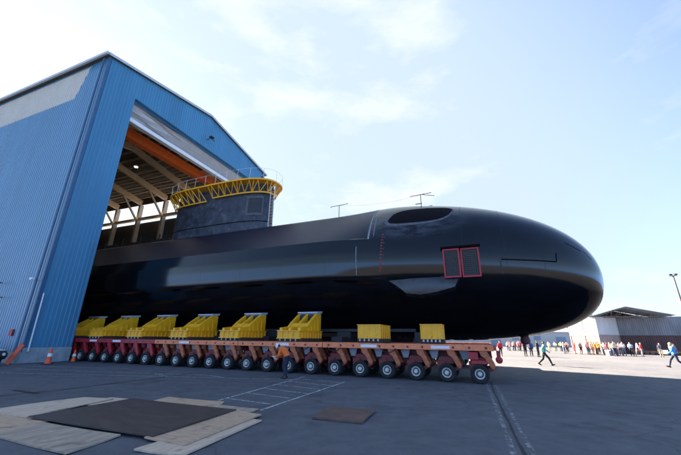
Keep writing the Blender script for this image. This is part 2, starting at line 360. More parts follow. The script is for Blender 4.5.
# ------------------------------------------------------------------ hangar
W_ = 24.85; EV = 26.35; RG = 28.55; RY = 12.42; LEN = 96.0; OY0, OY1, OZ, = 3.03, 21.82, 24.05
hg = thing('hangar', 'tall blue ribbed-metal hangar with its big door raised over the submarine', 'hangar', H(0,0,0), -HA)
def roofz(y): return EV + (RG-EV)*(y/RY if y < RY else (W_-y)/(W_-RY))
def ribbed(mb, u0, u1, pitch, depth, prof, zfun0, zfun1):
    """vertical trapezoid ribs along u; prof(u, d) -> (x, y) with outward offset d; zfun give bottom/top"""
    lo, hi = [], []; u = u0
    seq = [(0, 0), (.55, 0), (.65, 1), (.90, 1)]
    while u < u1-1e-6:
        for f, d in seq:
            uu = u+f*pitch
            if uu > u1: break
            x, y = prof(uu, d*depth); lo.append((x, y, zfun0(uu))); hi.append((x, y, zfun1(uu)))
        u += pitch
    x, y = prof(u1, 0); lo.append((x, y, zfun0(u1))); hi.append((x, y, zfun1(u1)))
    mb.grid([lo, hi])
P0 = 1.0
# front wall: near pier, far pier, lintel (each ribbed), joined in one mesh with a thickness behind
fw = MB(); prf = lambda u, d: (d, u)
ribbed(fw, 0, OY0, .30, .045, prf, lambda u: P0, roofz)
ribbed(fw, OY0, OY1, .30, .045, prf, lambda u: OZ, roofz)
ribbed(fw, OY1, W_, .30, .045, prf, lambda u: P0, roofz)
def back(y0, y1, z0):       # inner skin and reveals
    n = 6; ys = [y0+(y1-y0)*i/n for i in range(n+1)]
    fw.grid([[(-.35, y, z0) for y in ys], [(-.35, y, roofz(y)-.02) for y in ys]])
back(0, OY0, P0); back(OY0, OY1, OZ); back(OY1, W_, P0)
fw.add([(0,OY0,P0),(-.35,OY0,P0),(-.35,OY0,OZ),(0,OY0,OZ)], [(0,1,2,3)])
fw.add([(0,OY1,P0),(-.35,OY1,P0),(-.35,OY1,OZ),(0,OY1,OZ)], [(3,2,1,0)])
fw.add([(0,OY0,OZ),(-.35,OY0,OZ),(-.35,OY1,OZ),(0,OY1,OZ)], [(0,1,2,3)])
fw.build('front_wall', M['blue_front'], hg)
# near side wall with ribs, broken by the pale band
sw = MB(); prs = lambda u, d: (-u, -d)
BX0, BZ0, BZ1 = 3.65, 22.7, 26.05
ribbed(sw, 0, LEN, .30, .045, prs, lambda u: .72, lambda u: EV)
sw.build('side_wall', M['blue_side'], hg)
bd = MB()
rows = [[], []]
lo, hi = [], []
u = 2.4
while u < LEN:
    for f, d in [(0,0),(.55,0),(.65,1),(.90,1)]:
        uu = u+f*.30; zb = BZ0 if uu > BX0 else BZ1-.01-(BZ1-BZ0)*min(1, max(0, (uu-2.55)/(BX0-2.55)))
        lo.append((-uu, -.012-d*.045, zb)); hi.append((-uu, -.012-d*.045, BZ1))
    u += .30
bd.grid([lo, hi]); bd.build('wall_band', M['band'], hg)
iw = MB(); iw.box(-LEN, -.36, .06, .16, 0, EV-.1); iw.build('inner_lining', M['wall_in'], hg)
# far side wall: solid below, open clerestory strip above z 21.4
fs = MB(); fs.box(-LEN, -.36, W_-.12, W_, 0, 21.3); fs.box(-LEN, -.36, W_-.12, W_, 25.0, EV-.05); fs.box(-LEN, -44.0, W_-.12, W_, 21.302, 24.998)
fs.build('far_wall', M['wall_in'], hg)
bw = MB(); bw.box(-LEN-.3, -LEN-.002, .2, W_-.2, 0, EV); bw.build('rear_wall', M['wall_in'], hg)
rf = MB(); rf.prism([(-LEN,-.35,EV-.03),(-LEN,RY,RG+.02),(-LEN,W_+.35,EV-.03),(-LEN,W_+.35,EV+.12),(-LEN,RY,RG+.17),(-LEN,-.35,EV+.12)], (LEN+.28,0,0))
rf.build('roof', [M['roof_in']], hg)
gt = MB(); gt.box(-LEN, .30, -.52, -.352, EV-.10, EV+.16); gt.build('gutter', M['flash'], hg)
vb = MB(); vb.bar((.30,-.3,EV+.05),(.30,RY,RG+.1),.06,.26); vb.bar((.30,RY,RG+.1),(.30,W_+.3,EV+.05),.06,.26); vb.build('barge_flashing', M['flash'], hg)
cn = MB(); cn.box(-.02,.10,-.10,-.05,.72,EV-.1); cn.box(.05,.10,-.05,.10,P0,EV-.1); cn.build('corner_flashing', M['navy'], hg)
dp = MB(); dp.tube((-.42,-.22,.3),(-.42,-.22,EV-.2),.075,n=10); dp.tube((-.42,-.22,.3),(-.42,-.42,.12),.075,n=10); dp.build('downpipe', M['navy'], hg, smooth=40)
dp = MB(); dp.tube((.12,.27,.75),(.12,.20,4.7),.05,n=10); dp.build('conduit', M['white_metal'], hg, smooth=40)
pl = MB(); pl.box(-.30,.07,-.06,OY0+.01,0,P0-.003); pl.build('plinth', M['concrete'], hg, bevel=.02)
pl = MB(); pl.box(-.30,.07,OY1-.01,W_,0,P0-.003); pl.build('plinth', M['concrete'], hg)
pl = MB(); pl.box(-LEN,-.302,-.07,.05,0,.717); pl.build('plinth', M['concrete'], hg)
for (x, z) in ((-.5,5.6),(-5.2,5.65),(-4.5,4.5)):
    b = MB(); b.bar((x,-.05,z),(x,-.45,z+.05),.05); b.box(x-.02,x+.26,-.62,-.42,z-.03,z+.13); b.build('floodlight', M['white_metal'] if x > -1 else M['steel_dark'], hg)
b = MB(); b.box(-1.95,-1.6,-.14,-.05,1.75,2.2); b.build('wall_sign', M['red_frame'], hg)
b = MB(); b.bar((.05,12.5,25.2),(.75,12.5,25.35),.06); b.box(.55,1.0,12.25,12.75,25.3,25.42); b.tube((.7,12.5,25.2),(.95,12.9,25.0),.05,n=8); b.build('security_camera', M['steel_dark'], hg)
# raised door: pleated curtain with a white bottom beam
sh = MB(); zz = []
n = 16
for i in range(n+1):
    z = 22.15+(OZ+.15-22.15)*i/n; xo = -.62+(.16 if i % 2 else -.06)
    zz.append([(xo+.05*math.sin(y*.9+i*1.3)*math.exp(-((y-6)/5)**2)*2, y, z - (.16*math.exp(-((y-5)/3.2)**2)*math.sin(i*.7+y*.8))) for y in np.linspace(OY0-.3, OY1+.3, 60)])
sh.grid(zz); shu = sh.build('door_curtain', M['shutter'], hg, smooth=20)
b = MB(); b.box(-.95,-.40,OY0-.3,OY1+.3,21.72,22.13); b.build('bottom_beam', M['white_metal'], shu, bevel=.03)
b = MB(); b.box(-.345,-.30,OY0-.05,OY1+.05,OZ-.28,OZ+.05); b.build('door_header', M['navy'], hg)
# interior frames, purlins and lamps
for k in range(9):
    x = -7.6-6.2*k
    f = MB()
    for (ya, yb) in ((.6, RY), (RY, W_-.6)):
        za, zb = roofz(ya)-1.35, roofz(yb)-1.35
        f.bar((x,ya,za),(x,yb,zb),.34,.95)
    f.build('roof_beam', M['beige_steel'], hg)
    for y in (.62, W_-.55):
        b = MB(); b.box(x-.22,x+.22,y-.35,y+.35,0,roofz(y)-1.75); b.build('wall_column', M['beige_steel'], hg)
    b = MB(); b.bar((x,W_-.9,21.6),(x,W_-4.2,roofz(W_-4.2)-1.8),.2,.3); b.build('knee_brace', M['beige_steel'], hg)
for k in range(17):
    y = .9+k*(W_-1.8)/16
    b = MB(); b.box(-60,-.4,y-.06,y+.06,roofz(y)-.62,roofz(y)-.28); b.build('purlin', M['beige_steel'], hg)
for (x, y) in ((-10.5,4.9),(-10.5,9.9),(-16.7,7.5),(-22.9,10.2),(-16.7,15.5),(-29,8)):
    b = MB(); b.lathe([(.08,.35),(.10,.2),(.26,.06),(.27,0)], (x,y,roofz(y)-1.75), (0,0,1), 16); lm = b.build('high_bay_lamp', M['white_metal'], hg, smooth=40)
    b = MB(); b.lathe([(.24,0),(.24,.02)], (x,y,roofz(y)-1.79), (0,0,1), 16); b.build('lens', M['lamp_on'], lm)
# gantry crane
cr = thing('overhead_crane', 'orange overhead crane girder spanning just inside the hangar door', 'crane', H(-4,0,22.1), -HA)
b = MB(); b.box(-.3,.3,.7,W_-.7,0,.95); b.box(-.42,.42,.72,W_-.72,.952,1.02); b.box(-.42,.42,.72,W_-.72,-.07,-.002); b.build('girder', M['crane'], cr)
b = MB(); b.box(-1.4,1.4,.3,.69,.1,.75); b.build('end_carriage', M['crane'], cr)
b = MB(); b.box(-1.4,1.4,W_-.69,W_-.3,.1,.75); b.build('end_carriage', M['crane'], cr)
b = MB(); b.box(-.7,.7,14.0,15.6,1.03,1.8); b.build('hoist_trolley', M['steel_dark'], cr)
b = MB(); b.box(-LEN+4,3.5,.3,.75,-.4,.05); b.build('runway_beam', M['beige_steel'], cr)
b = MB(); b.box(-LEN+4,3.5,W_-.75,W_-.3,-.4,.05); b.build('runway_beam', M['beige_steel'], cr)
# work staging inside along the far side (dark deck seen behind the boat)
stg = thing('staging', 'dark scaffold staging behind the casing inside the hangar', 'scaffold', H(-14,19.6,0), -HA)
b = MB()
for x in range(-40, 1, 4):
    for y in (0, 1.6): b.box(x-.06,x+.06,y-.06,y+.06,0,16.5)
b.build('upright_frame', M['steel_dark'], stg)
for z in (4.5, 8.5, 12.5):
    b = MB(); b.box(-40.2,.2,-.2,1.8,z,z+.15); b.build('deck', M['timber'], stg)
b = MB(); b.box(-40.2,.2,1.72,1.78,12.7,16.4); b.build('backing_sheet', M['wall_in'], stg)
b = MB()
for z in (13.2, 13.7): b.bar((-40,-.15,z),(0,-.15,z),.05)
for x in range(-40, 1, 4): b.bar((x,-.15,12.65),(x,-.15,13.8),.05)
b.build('handrail', M['yellow'], stg)

# ------------------------------------------------------------------ submarine (hull axis along local x; bow at +x)
D, ZC, RB, XB, AB, NB, PB, DR = 6.32, 6.516, 4.65, 6.894, 15.182, 2.958, 2.359, 1.292
RM, ZM = 4.487, 6.757           # midship section
sub = thing('submarine', 'huge glossy black submarine on wheeled transporters emerging from the blue hangar', 'submarine', L(0,D,0), -WA)
def smooth(a, b, x):
    t = min(1, max(0, (x-a)/(b-a))); return t*t*(3-2*t)
def tail(x): return 1-min(1, (-52-x)/30.0)**1.7*.86 if x < -52 else 1.0
def prof(x):
    t = max(0.0, 1-(XB-x)/AB); rr = RB*max(0, 1-t**NB)**(1/PB); zc = ZC-DR*t*t; w = 1-smooth(-9.5, -3.4, x)
    return (rr*(1-w)+RM*w)*tail(x), zc*(1-w)+ZM*w
SEC = [(0,4.02),(1.35,3.95),(1.95,3.68),(4.22,1.20),(4.33,1.16),(4.48,.30),(4.47,-.35),(4.41,-1.20),(4.33,-1.42),(4.02,-1.52),(3.72,-2.2),(3.28,-2.98),(2.3,-3.85),(1.1,-4.35),(0,-4.487)]
def rmid(th):
    c, s_ = abs(math.cos(th)), math.sin(th)
    for (x0, y0), (x1, y1) in zip(SEC, SEC[1:]):
        d = c*(y1-y0)-s_*(x1-x0)
        if abs(d) < 1e-9: continue
        t = (x0*(y1-y0)-y0*(x1-x0))/d; k = (c*y0 - s_*x0)/(-(d)) if abs(d) > 1e-9 else -1
        if -1e-6 <= k <= 1+1e-6 and t > 0: return t
    return RM
def hp(x, th, off=0.0):         # th=0 near side, pi/2 top; local y negative = near side
    rr, zc = prof(x); w = 1-smooth(-9.5, -3.4, x)
    r = rr*(1-w)+w*rmid(th)*tail(x) + off
    return (x, -r*math.cos(th), zc+r*math.sin(th))
half = sorted(set([round(math.atan2(y, x), 5) for x, y in SEC] + [round(v, 5) for v in np.linspace(-math.pi/2, math.pi/2, 60)]))
ths = half + [math.pi-t for t in reversed(half[1:-1])]
TJ = math.atan2(1.20, 4.22)
xs = [XB-v for v in list(np.linspace(0, 1, 26)**2*6)] + list(np.linspace(.6, -3.4, 14)) + list(np.linspace(-3.6, -5.7, 12)) + list(np.linspace(-6.1, -10, 9))+list(np.linspace(-10.6, -52, 36)) + list(np.linspace(-54, -81.5, 14))
hb, cb = MB(), MB()
n = len(ths)
grid = [[hp(x, t) for t in ths] for x in xs]
for k in range(len(xs)-1):
    for i in range(n):
        j = (i+1) % n; tm = ths[i]+.001
        cas = xs[k] <= -5.69 and TJ-1e-4 < tm < math.pi-TJ-1e-4
        (cb if cas else hb).f.append((k*n+i, (k+1)*n+i, (k+1)*n+j, k*n+j))
for mb in (hb, cb): mb.v = [p for r in grid for p in r]
def clean(mb):
    used = sorted({i for f in mb.f for i in f}); mp = {u: i for i, u in enumerate(used)}
    mb.v = [mb.v[u] for u in used]; mb.f = [tuple(mp[i] for i in f) for f in mb.f]
clean(hb); clean(cb)
hb.build('hull', M['hull'], sub, smooth=24)
cb.build('casing', M['casing'], sub, smooth=24)
def patch(x0f, x1f, t0, t1, nx, nt, off, mb=None):
    mb = mb or MB()
    rows = []
    for i in range(nt+1):
        t = t0+(t1-t0)*i/nt; a, b_ = x0f(t) if callable(x0f) else x0f, x1f(t) if callable(x1f) else x1f
        rows.append([hp(a+(b_-a)*j/nx, t, off) for j in range(nx+1)])
    return mb.grid(rows)
def thz(x, z):
    rr, zc = prof(x); v = (z-zc)/rr
    return math.asin(max(-1, min(1, v)))
def line_on_hull(pts, w, off=.008, wv=None):
    mb = MB(); rows = []
    for i in range(len(pts)-1):
        (xa, za), (xb_, zb) = pts[i], pts[i+1]; vert = abs(zb-za) > abs(xb_-xa)
        nn = 14; lo, hi = [], []
        for k in range(nn+1):
            x = xa+(xb_-xa)*k/nn; z = za+(zb-za)*k/nn
            if vert: lo.append(hp(x-w/2, thz(x,z), off)); hi.append(hp(x+w/2, thz(x,z), off))
            else: lo.append(hp(x, thz(x,z-w/2), off)); hi.append(hp(x, thz(x,z+w/2), off))
        mb.grid([lo, hi])
    return mb
for x_ in (-8.6,-11.9,-15.3,-19.0,-23.0):
    b = MB(); patch(x_, x_+.02, -.33, TJ-.02, 1, 14, .006, b); b.build('plate_seam', M['scuff'], sub)
for x_ in (-.2, 1.9, 3.7):
    b = MB(); patch(x_, x_+.03, -.1, 1.35, 1, 24, .006, b); b.build('plate_seam', M['scuff'], sub)
# torpedo loading recess high on the bow: dusty rim and dark opening
def blob(cx, cz, ax, az, off, p=2.6, m=40, skew=0.0, name='x', mt=None, par=None):
    mb = MB(); rows = []
    for k in range(9):
        q = k/8; r = []
        for i in range(m):
            a = 2*math.pi*i/m; c, s_ = math.cos(a), math.sin(a)
            ex = math.copysign(abs(c)**(2/p), c)*ax*q; ez = math.copysign(abs(s_)**(2/p), s_)*az*q
            x = cx+ex+skew*ez; r.append(hp(x, thz(x, cz+ez), off))
        rows.append(r)
    mb.grid(rows, closed=True); return mb.build(name, mt, par, smooth=40)
rim = blob(-2.6, 9.18, 1.98, .74, .012, 2.8, skew=.55, name='loading_hatch', mt=M['dust'], par=sub)
blob(-2.55, 9.26, 1.84, .64, .024, 3.0, skew=.55, name='opening', mt=M['recess'], par=rim)
b = MB(); patch(-5.72, -5.60, TJ-.02, math.pi/2, 1, 16, .012, b); b.build('casing_seam', M['paint_white'], sub, smooth=40)
for x0, x1, z0, z1 in ((-6.45,-6.40,5.5,7.3),(-5.35,-5.31,7.9,9.6)):
    b = MB(); patch(x0, x1, thz(x0,z0), thz(x0,z1), 1, 10, .012, b); b.build('chalk_line', M['paint_white'], sub)
# draught marks: a column of small red figures
for k in range(13):
    z = 5.62+k*.19; x = -4.98+k*.018
    b = MB(); patch(x, x+.12, thz(x,z), thz(x,z+.09), 2, 1, .010, b)
    if k % 2: patch(x+.16, x+.22, thz(x,z), thz(x,z+.09), 1, 1, .010, b)
    b.build('draught_mark', M['paint_red'], sub)
# long flank seam and bow shutter edge
b = line_on_hull([(1.62,5.16),(1.62,5.93)], .07); b.build('shutter_edge', M['steel_dark'], sub)
b = line_on_hull([(1.66,5.93),(4.30,5.76)], .075); b.build('shutter_edge', M['seam'], sub)
b = line_on_hull([(1.66,5.86),(4.30,5.70)], .03); b.build('shutter_lip', M['dust'], sub)
b = line_on_hull([(4.3,5.76),(4.37,6.25)], .05); b.build('shutter_edge', M['seam'], sub)
for pts in ([(5.0,6.9),(5.75,6.45)], [(5.85,6.5),(6.2,6.0)]):
    b = line_on_hull(pts, .035); b.build('nose_mark', M['seam'], sub)
# flank fairing: a scuffed wedge shelf under the red grilles
b = MB()
top = [(-4.45,5.06),(-3.0,5.12),(-1.6,5.15),(-.45,5.15)]; bot = [(-3.45,4.30),(-2.7,4.20),(-1.75,4.32),(-.80,4.55)]
tp = [Vector(hp(x, thz(x, z), .02)) for x, z in top]
bt = []
for x, z in bot:
    p = Vector(hp(x, thz(x, z), 0)); bt.append(Vector((p.x, p.y-.30, p.z)))
md = [a.lerp(c, .5)+Vector((0,-.05,.05)) for a, c in zip(tp, bt)]
lw = [Vector(hp(x, thz(x, z-.28), -.12)) for x, z in bot]
b.grid([tp, md, bt, lw])
b.add([tp[0], md[0], bt[0], lw[0]], [(0,1,2,3)]); b.add([tp[-1], md[-1], bt[-1], lw[-1]], [(3,2,1,0)])
b.build('flank_fairing', M['fairing'], sub, smooth=25)
b = MB(); b.bar(Vector(hp(-4.5,thz(-4.5,5.2),.06)), Vector(hp(-1.5,thz(-1.5,5.22),.06)), .10, .10); b.build('fairing_lip', M['seam'], sub)
# red framed grilles
for gx0, gx1 in ((-1.27,-.40),(-.34,.60)):
    z0, z1 = 5.06, 6.56
    y0 = min(hp(x, thz(x, z))[1] for x in (gx0, gx1) for z in (5.6, 6.2, 6.56))-.10
    ti = .10
    def gp(x, z, d=0): return Vector((x, y0-d-.0+(z1-z)*.06, z))
    gr = MB(); gr.grid([[gp(gx0,z0), gp(gx1,z0)],[gp(gx0,z1), gp(gx1,z1)]]); gr.grid([[gp(gx1,z0,-.3), gp(gx0,z0,-.3)],[gp(gx1,z1,-.3), gp(gx0,z1,-.3)]])
    go = gr.build('guard_panel', M['mesh'], sub)
    fr = MB(); w = .085
    for (xa, za, xb_, zb) in ((gx0,z0,gx1,z0),(gx0,z1,gx1,z1)): fr.bar(gp(xa,za,.03), gp(xb_,zb,.03), .06, w)
    for xx in (gx0+.04, gx1-.04): fr.bar(gp(xx,z0+w/2,.032), gp(xx,z1-w/2,.032), w, .06, up=(0,1,0))
    fr.build('frame', M['red_frame'], go)
    ms = MB()
    for k in range(1, 8): x = gx0+(gx1-gx0)*k/8; ms.bar(gp(x,z0+.05,.012), gp(x,z1-.05,.012), .016)
    for k in range(1, 14): z = z0+(z1-z0)*k/14; ms.bar(gp(gx0+.06,z,.014), gp(gx1-.06,z,.014), .014)
    ms.build('wire_mesh', M['timber'], go)
b = MB(); b.bar((-1.36,-4.56,6.68),(.70,-4.54,6.68), .22, .10); b.build('grille_hood', M['seam'], sub)
b = MB(); b.lathe([(.30,0),(.34,.2),(.22,.42),(.05,.5)], (-4.85,0.0,10.70), (0,0,1), 16); b.build('casing_dome', M['casing'], sub, smooth=40)
b = MB(); b.lathe([(.05,-.48),(.24,-.42),(.27,-.25),(.2,0)], (2.55,-.2,prof(2.55)[1]-prof(2.55)[0]+.05), (0,0,1), 16); b.build('keel_fitting', mat('keel_maroon', (.10,.02,.025), .6), sub, smooth=40)

# fin
FX0, FX1, FW = -27.7, -16.25, 1.32
def fin_outline(off=0.0, m=112, ext=0.0):
    pts = []
    for i in range(m):
        a = 2*math.pi*i/m; c, s_ = math.cos(a), math.sin(a)
        cx = (FX0+FX1)/2; ax = (FX1-FX0)/2+off+(ext if c > 0 else 0)
        p = 3.6
        pts.append((cx+math.copysign(abs(c)**(2/p), c)*ax, math.copysign(abs(s_)**(2/2.4), s_)*(FW+off)))
    # even spacing along the outline
    d = [0.0]
    for i in range(m): d.append(d[-1]+math.dist(pts[i], pts[(i+1) % m]))
    out = []; j = 0
    for i in range(m):
        t = d[-1]*i/m
        while d[j+1] < t: j += 1
        f_ = (t-d[j])/max(1e-9, d[j+1]-d[j]); a_, b_ = pts[j], pts[(j+1) % m]
        out.append((a_[0]+(b_[0]-a_[0])*f_, a_[1]+(b_[1]-a_[1])*f_))
    return out
f = MB(); rows = []
for z, o in ((10.2,.10),(10.9,.05),(12.6,0),(14.8,-.06),(15.5,-.10),(15.72,-.22),(15.76,-.5)): rows.append([(x, y, z) for x, y in fin_outline(o)])
f.grid(rows, closed=True); f.add(rows[-1], [tuple(range(len(rows[-1])))])
fin = f.build('fin', M['fin'], sub, smooth=30)
f = MB(); o1, o2 = fin_outline(.062), fin_outline(.058)
f.grid([[(x,y,11.55) for x,y in o1],[(x,y,11.62) for x,y in o2]], closed=True); f.build('fin_seam', M['seam'], fin)
def fin_y(x, off):
    cx = (FX0+FX1)/2; u = min(1, abs(x-cx)/((FX1-FX0)/2+off)); return -(FW+off)*(max(0, 1-u**3.6))**(1/2.4)
def fin_patch(x0, x1, z0, z1, off, name, m):
    f = MB(); f.grid([[(x, fin_y(x, off), z) for x in np.linspace(x0, x1, 9)] for z in (z0, z1)]); return f.build(name, m, fin, smooth=40)
fr_ = fin_patch(-18.15,-16.62,12.15,14.0,.04,'plane_socket', M['dust'])
fin_patch(-17.95,-16.72,12.35,13.8,.052,'socket_opening', M['steel_dark'])
f = MB()
for (x, y, r, h_) in ((-18.7,-.2,.26,.55),(-17.9,.3,.34,.45),(-20.1,0,.30,.4),(-17.4,-.2,.18,.6)): f.tube((x,y,15.7),(x,y,15.7+h_),r,r*.8,n=12)
f.build('mast_head', M['steel_dark'], fin, smooth=40)

# yellow work platform round the fin
wp = thing('work_platform', 'yellow trussed work platform with handrails around the top of the fin', 'work platform', L(0,D,0), -WA)
ZT = 15.32
op = fin_outline(.85, 72, -.25); ip = fin_outline(.06, 72)
dk = MB(); dk.grid([[(x,y,ZT) for x,y in ip],[(x,y,ZT) for x,y in op]], closed=True); dk.grid([[(x,y,ZT-.07) for x,y in op],[(x,y,ZT-.07) for x,y in ip]], closed=True)
dk.build('deck', M['yellow'], wp)
tch = MB(); m_ = len(op)
for i in range(m_):
    p, q = Vector((*op[i], ZT+.02)), Vector((*op[(i+1) % m_], ZT+.02)); tch.bar(p, q, .10, .15)
tch.build('edge_beam', M['yellow'], wp)
def seg(frm, to, zlow, off):
    t = MB(); pts = []
    o = fin_outline(.16, 72); o2 = fin_outline(.82, 72, -.25)
    ids = list(range(frm, to+1))
    for a, c in zip(ids, ids[1:]): t.bar(Vector((*o[a % 72], zlow)), Vector((*o[c % 72], zlow)), .10, .12)
    for n_, k in enumerate(ids[:-1]):
        lo, hi = Vector((*o[k % 72], zlow)), Vector((*o2[(k+1) % 72], ZT-.08)); lo2 = Vector((*o[(k+1) % 72], zlow)); hi0 = Vector((*o2[k % 72], ZT-.08))
        if n_ % 2 == 0: t.bar(lo, hi, .055)
        else: t.bar(hi0, lo2, .055)
        if n_ % 4 == 0: t.bar(lo, hi0, .06)
    t.build('bracket_truss', M['yellow'], wp)
# indices: angle 0 = bow end, pi = stern; near side is negative y -> indices 36..72
seg(36, 52, 14.08, 0); seg(54, 76, 14.32, 0)
for k in list(range(38, 73, 3)) + list(range(3, 14, 3)):
    x, y = op[k % 72]; s_ = MB(); s_.tube((x,y,ZT+.1),(x,y,ZT+1.12),.014,n=6); s_.build('stanchion', M['white_metal'], wp)
for z in (1.1,):
    s_ = MB()
    for k in range(38, 84): s_.tube((*op[k % 72], ZT+z),(*op[(k+1) % 72], ZT+z),.011,n=5,cap=False)
    s_.build('handrail', M['white_metal'], wp)
# ladder beside the fin
ld = thing('ladder', 'pale upright access ladder standing on the casing just forward of the fin', 'ladder', L(-15.75,D-1.0,10.72), -WA)
for x in (0, .42):
    b = MB(); b.tube((x,0,0),(x,0,3.95),.025,n=6); b.build('rail', M['white_metal'], ld)
for k in range(13): b = MB(); b.tube((0,0,.2+k*.29),(.42,0,.2+k*.29),.016,n=6); b.build('rung', M['yellow'], ld)
# lifeline posts on the casing
rl = thing('lifeline', 'thin lifeline wire strung between two posts along the casing top', 'safety line', L(0,D-1.3,0), -WA)
for x, z0, h_ in ((-8.98,10.68,1.0),(-2.70,10.52,1.05)):
    b = MB(); b.tube((x,0,z0),(x,0,z0+h_),.025,n=6); b.tube((x-.75,0,z0+h_-.02),(x+.75,0,z0+h_+.05),.022,n=6)
    if x > -5: b.tube((x-.55,0,z0+.1),(x+.75,0,z0+.12),.02,n=6); b.tube((x+.1,0,z0+h_),(x+.95,0,z0+h_-.22),.02,n=6); b.tube((x-.4,0,z0+.38),(x+.05,0,z0+.38),.03,n=6)
    b.build('post', M['steel_dark'], rl)
b = MB(); pts = [(-8.98,11.68),(-2.70,11.55)]
for (xa, za), (xb_, zb) in zip(pts, pts[1:]):
    for k in range(10):
        t0, t1 = k/10, (k+1)/10; s0, s1 = -.25*4*t0*(1-t0), -.25*4*t1*(1-t1)
        b.tube((xa+(xb_-xa)*t0,0,za+(zb-za)*t0+s0),(xa+(xb_-xa)*t1,0,za+(zb-za)*t1+s1),.006,n=4,cap=False)
b.build('wire', M['steel_grey'], rl)

# ------------------------------------------------------------------ modular transporters
HZ, RW = .40, .398
def wheel_meshes():
    t = MB()
    for y0 in (0, .36):
        t.lathe([(.205,y0+.04),(.33,y0),(RW-.03,y0+.015),(RW,y0+.07),(RW,y0+.22),(RW-.03,y0+.275),(.33,y0+.29),(.205,y0+.27)], (0,0,0), (0,1,0), 28, cap=False)
    tyre = t.mesh('tyre', M['rubber'], 28)
    r = MB(); r.lathe([(.05,.20),(.204,.20),(.207,.030),(.214,.036),(.196,.046),(.168,.055),(.160,.10),(.10,.12),(.095,.02),(.085,.0),(.03,-.012)], (0,0,0), (0,1,0), 28)
    rim_ = r.mesh('rim', M['rim'], 30)
    hb_ = MB(); hb_.lathe([(.158,.088),(.150,.086),(.10,.084),(.098,.088)], (0,0,0), (0,1,0), 20)
    for k in range(8):
        a = k*math.pi/4; hb_.tube((math.cos(a)*.128,.062,math.sin(a)*.128),(math.cos(a)*.128,.09,math.sin(a)*.128),.013,n=6)
    hub_ = hb_.mesh('hub', M['hub'], 30)
    return tyre, rim_, hub_
TY, RI, HU = wheel_meshes()
def bogie_meshes(mo, mr):
    a = MB()    # knuckle arm: bracket plates going down and forward from the deck, cranked link back to the hub
    for y in (.03, .62):
        a.prism([(.06,y,1.36),(.38,y,1.36),(.68,y,.74),(.62,y,.60),(.50,y,.63),(.28,y,1.06),(.12,y,1.16)], (0,.12,0))
    arm = a.mesh('knuckle_arm', mo)
    l = MB(); l.prism([(.70,.20,.72),(.62,.20,.58),(.05,.20,.30),(-.08,.20,.38),(-.05,.20,.50)], (0,.36,0)); l.tube((.6,.10,.66),(.6,.70,.66),.085,n=12)
    l.box(-.30,.30,.22,.54,.78,1.08); l.box(-.42,-.05,.16,.60,.55,.9); l.tube((-.2,.38,.7),(.28,.38,1.15),.07,n=10)
    link = l.mesh('axle_link', M['darkred'])
    return arm, link
BOG = {k: bogie_meshes(M[k], None) for k in ('orange_arm',)}
BOG['red'] = bogie_meshes(M['red'], None)
def link_child(name, me, par, loc, flip=False):
    o = bpy.data.objects.new(name, me); COL.objects.link(o); o.parent = par; o.location = loc
    if flip: o.scale = (1,-1,1)
    return o
DT = 1.62
_g = MB(); _g.prism([(-.06,0,1.36),(.42,0,1.36),(.32,0,.96),(.08,0,.96)], (0,.06,0)); GP = _g.mesh('guard_plate', M['steel_grey'])
def transporter(x1, nax, y0, mdeck, marm, label, lights, flip_side=False, far=False):
    """x1 = hub x of foremost axle; y0 = near face"""
    t = thing('modular_transporter', label, 'transporter', L(x1-(nax-1)*.7, y0, 0), -WA, 'modular transporters carrying the submarine')
    xl, xh = -(nax*.7)+.02, nax*.7-.02
    d = MB(); d.box(xl,xh,.02,2.41,1.385,DT-.03); d.box(xl,xh,-.02,.06,1.36,DT); d.box(xl,xh,2.37,2.45,1.36,DT)
    for k in range(nax+1): x = xl+(xh-xl)*k/nax; d.box(x-.05,x+.05,.062,2.368,DT-.029,DT-.004)
    d.build('deck', mdeck, t, bevel=.012)
    sp = MB(); sp.box(xl+.1,xh-.1,1.0,1.45,1.05,1.383); sp.build('spine_beam', M['darkred'], t)
    # markings on the outer beam: pale reflectors, dark lashing slots
    for k in range(nax*2):
        x = xl+.35+k*.7
        mk = MB(); mk.box(x-.05,x+.05,-.026,-.021,1.44,1.53); mk.build('lashing_slot', M['darkred'], t)
    for x in lights:
        mk = MB(); mk.box(x-.42,x+.42,-.027,-.021,1.42,1.55); mk.build('reflector_strip', M['white_metal'], t)
    arm, link = BOG[marm]
    for k in range(nax):
        x = (nax-1)*.7-1.4*k
        for side in ((0,) if far else (0, 1)):
            yy = 0 if side == 0 else 2.43
            A = link_child('knuckle_arm', arm, t, (x, yy, 0), side == 1); link_child('axle_link', link, A, (0,0,0))
            if side == 0 and k: link_child('guard_plate', GP, t, (x+.62, .66, 0))
            Wn = link_child('wheel', TY, t, (x, yy, HZ), side == 1); rm = link_child('rim', RI, Wn, (0,0,0)); link_child('hub', HU, Wn, (0,0,0))
            Wn.rotation_euler = (0, random.uniform(0, 6), 0)
    return t
X = -.0
X0 = 0.0
mods = [(6,'orange','orange_arm','foremost orange transporter module at the bow end, near row'), (4,'orange','orange_arm','second orange transporter module from the bow, near row, behind the bent worker'),
        (5,'orange','orange_arm','rearmost orange transporter module of the near row, next to the red one'), (6,'red','red','bright red transporter module at the hangar door, near row'), (6,'red','red','red transporter module deepest inside the hangar, near row')]
x = X0; near = []
for i, (nx, md, ma, lab) in enumerate(mods):
    near.append(transporter(x, nx, 0, M[md], ma, lab, [(-1.6, 1.9), (.3,), (-.8,), (-2.2,.4,), (1,)][i]))
    x -= 1.4*nx
FY = 2*D-2.43
x = X0
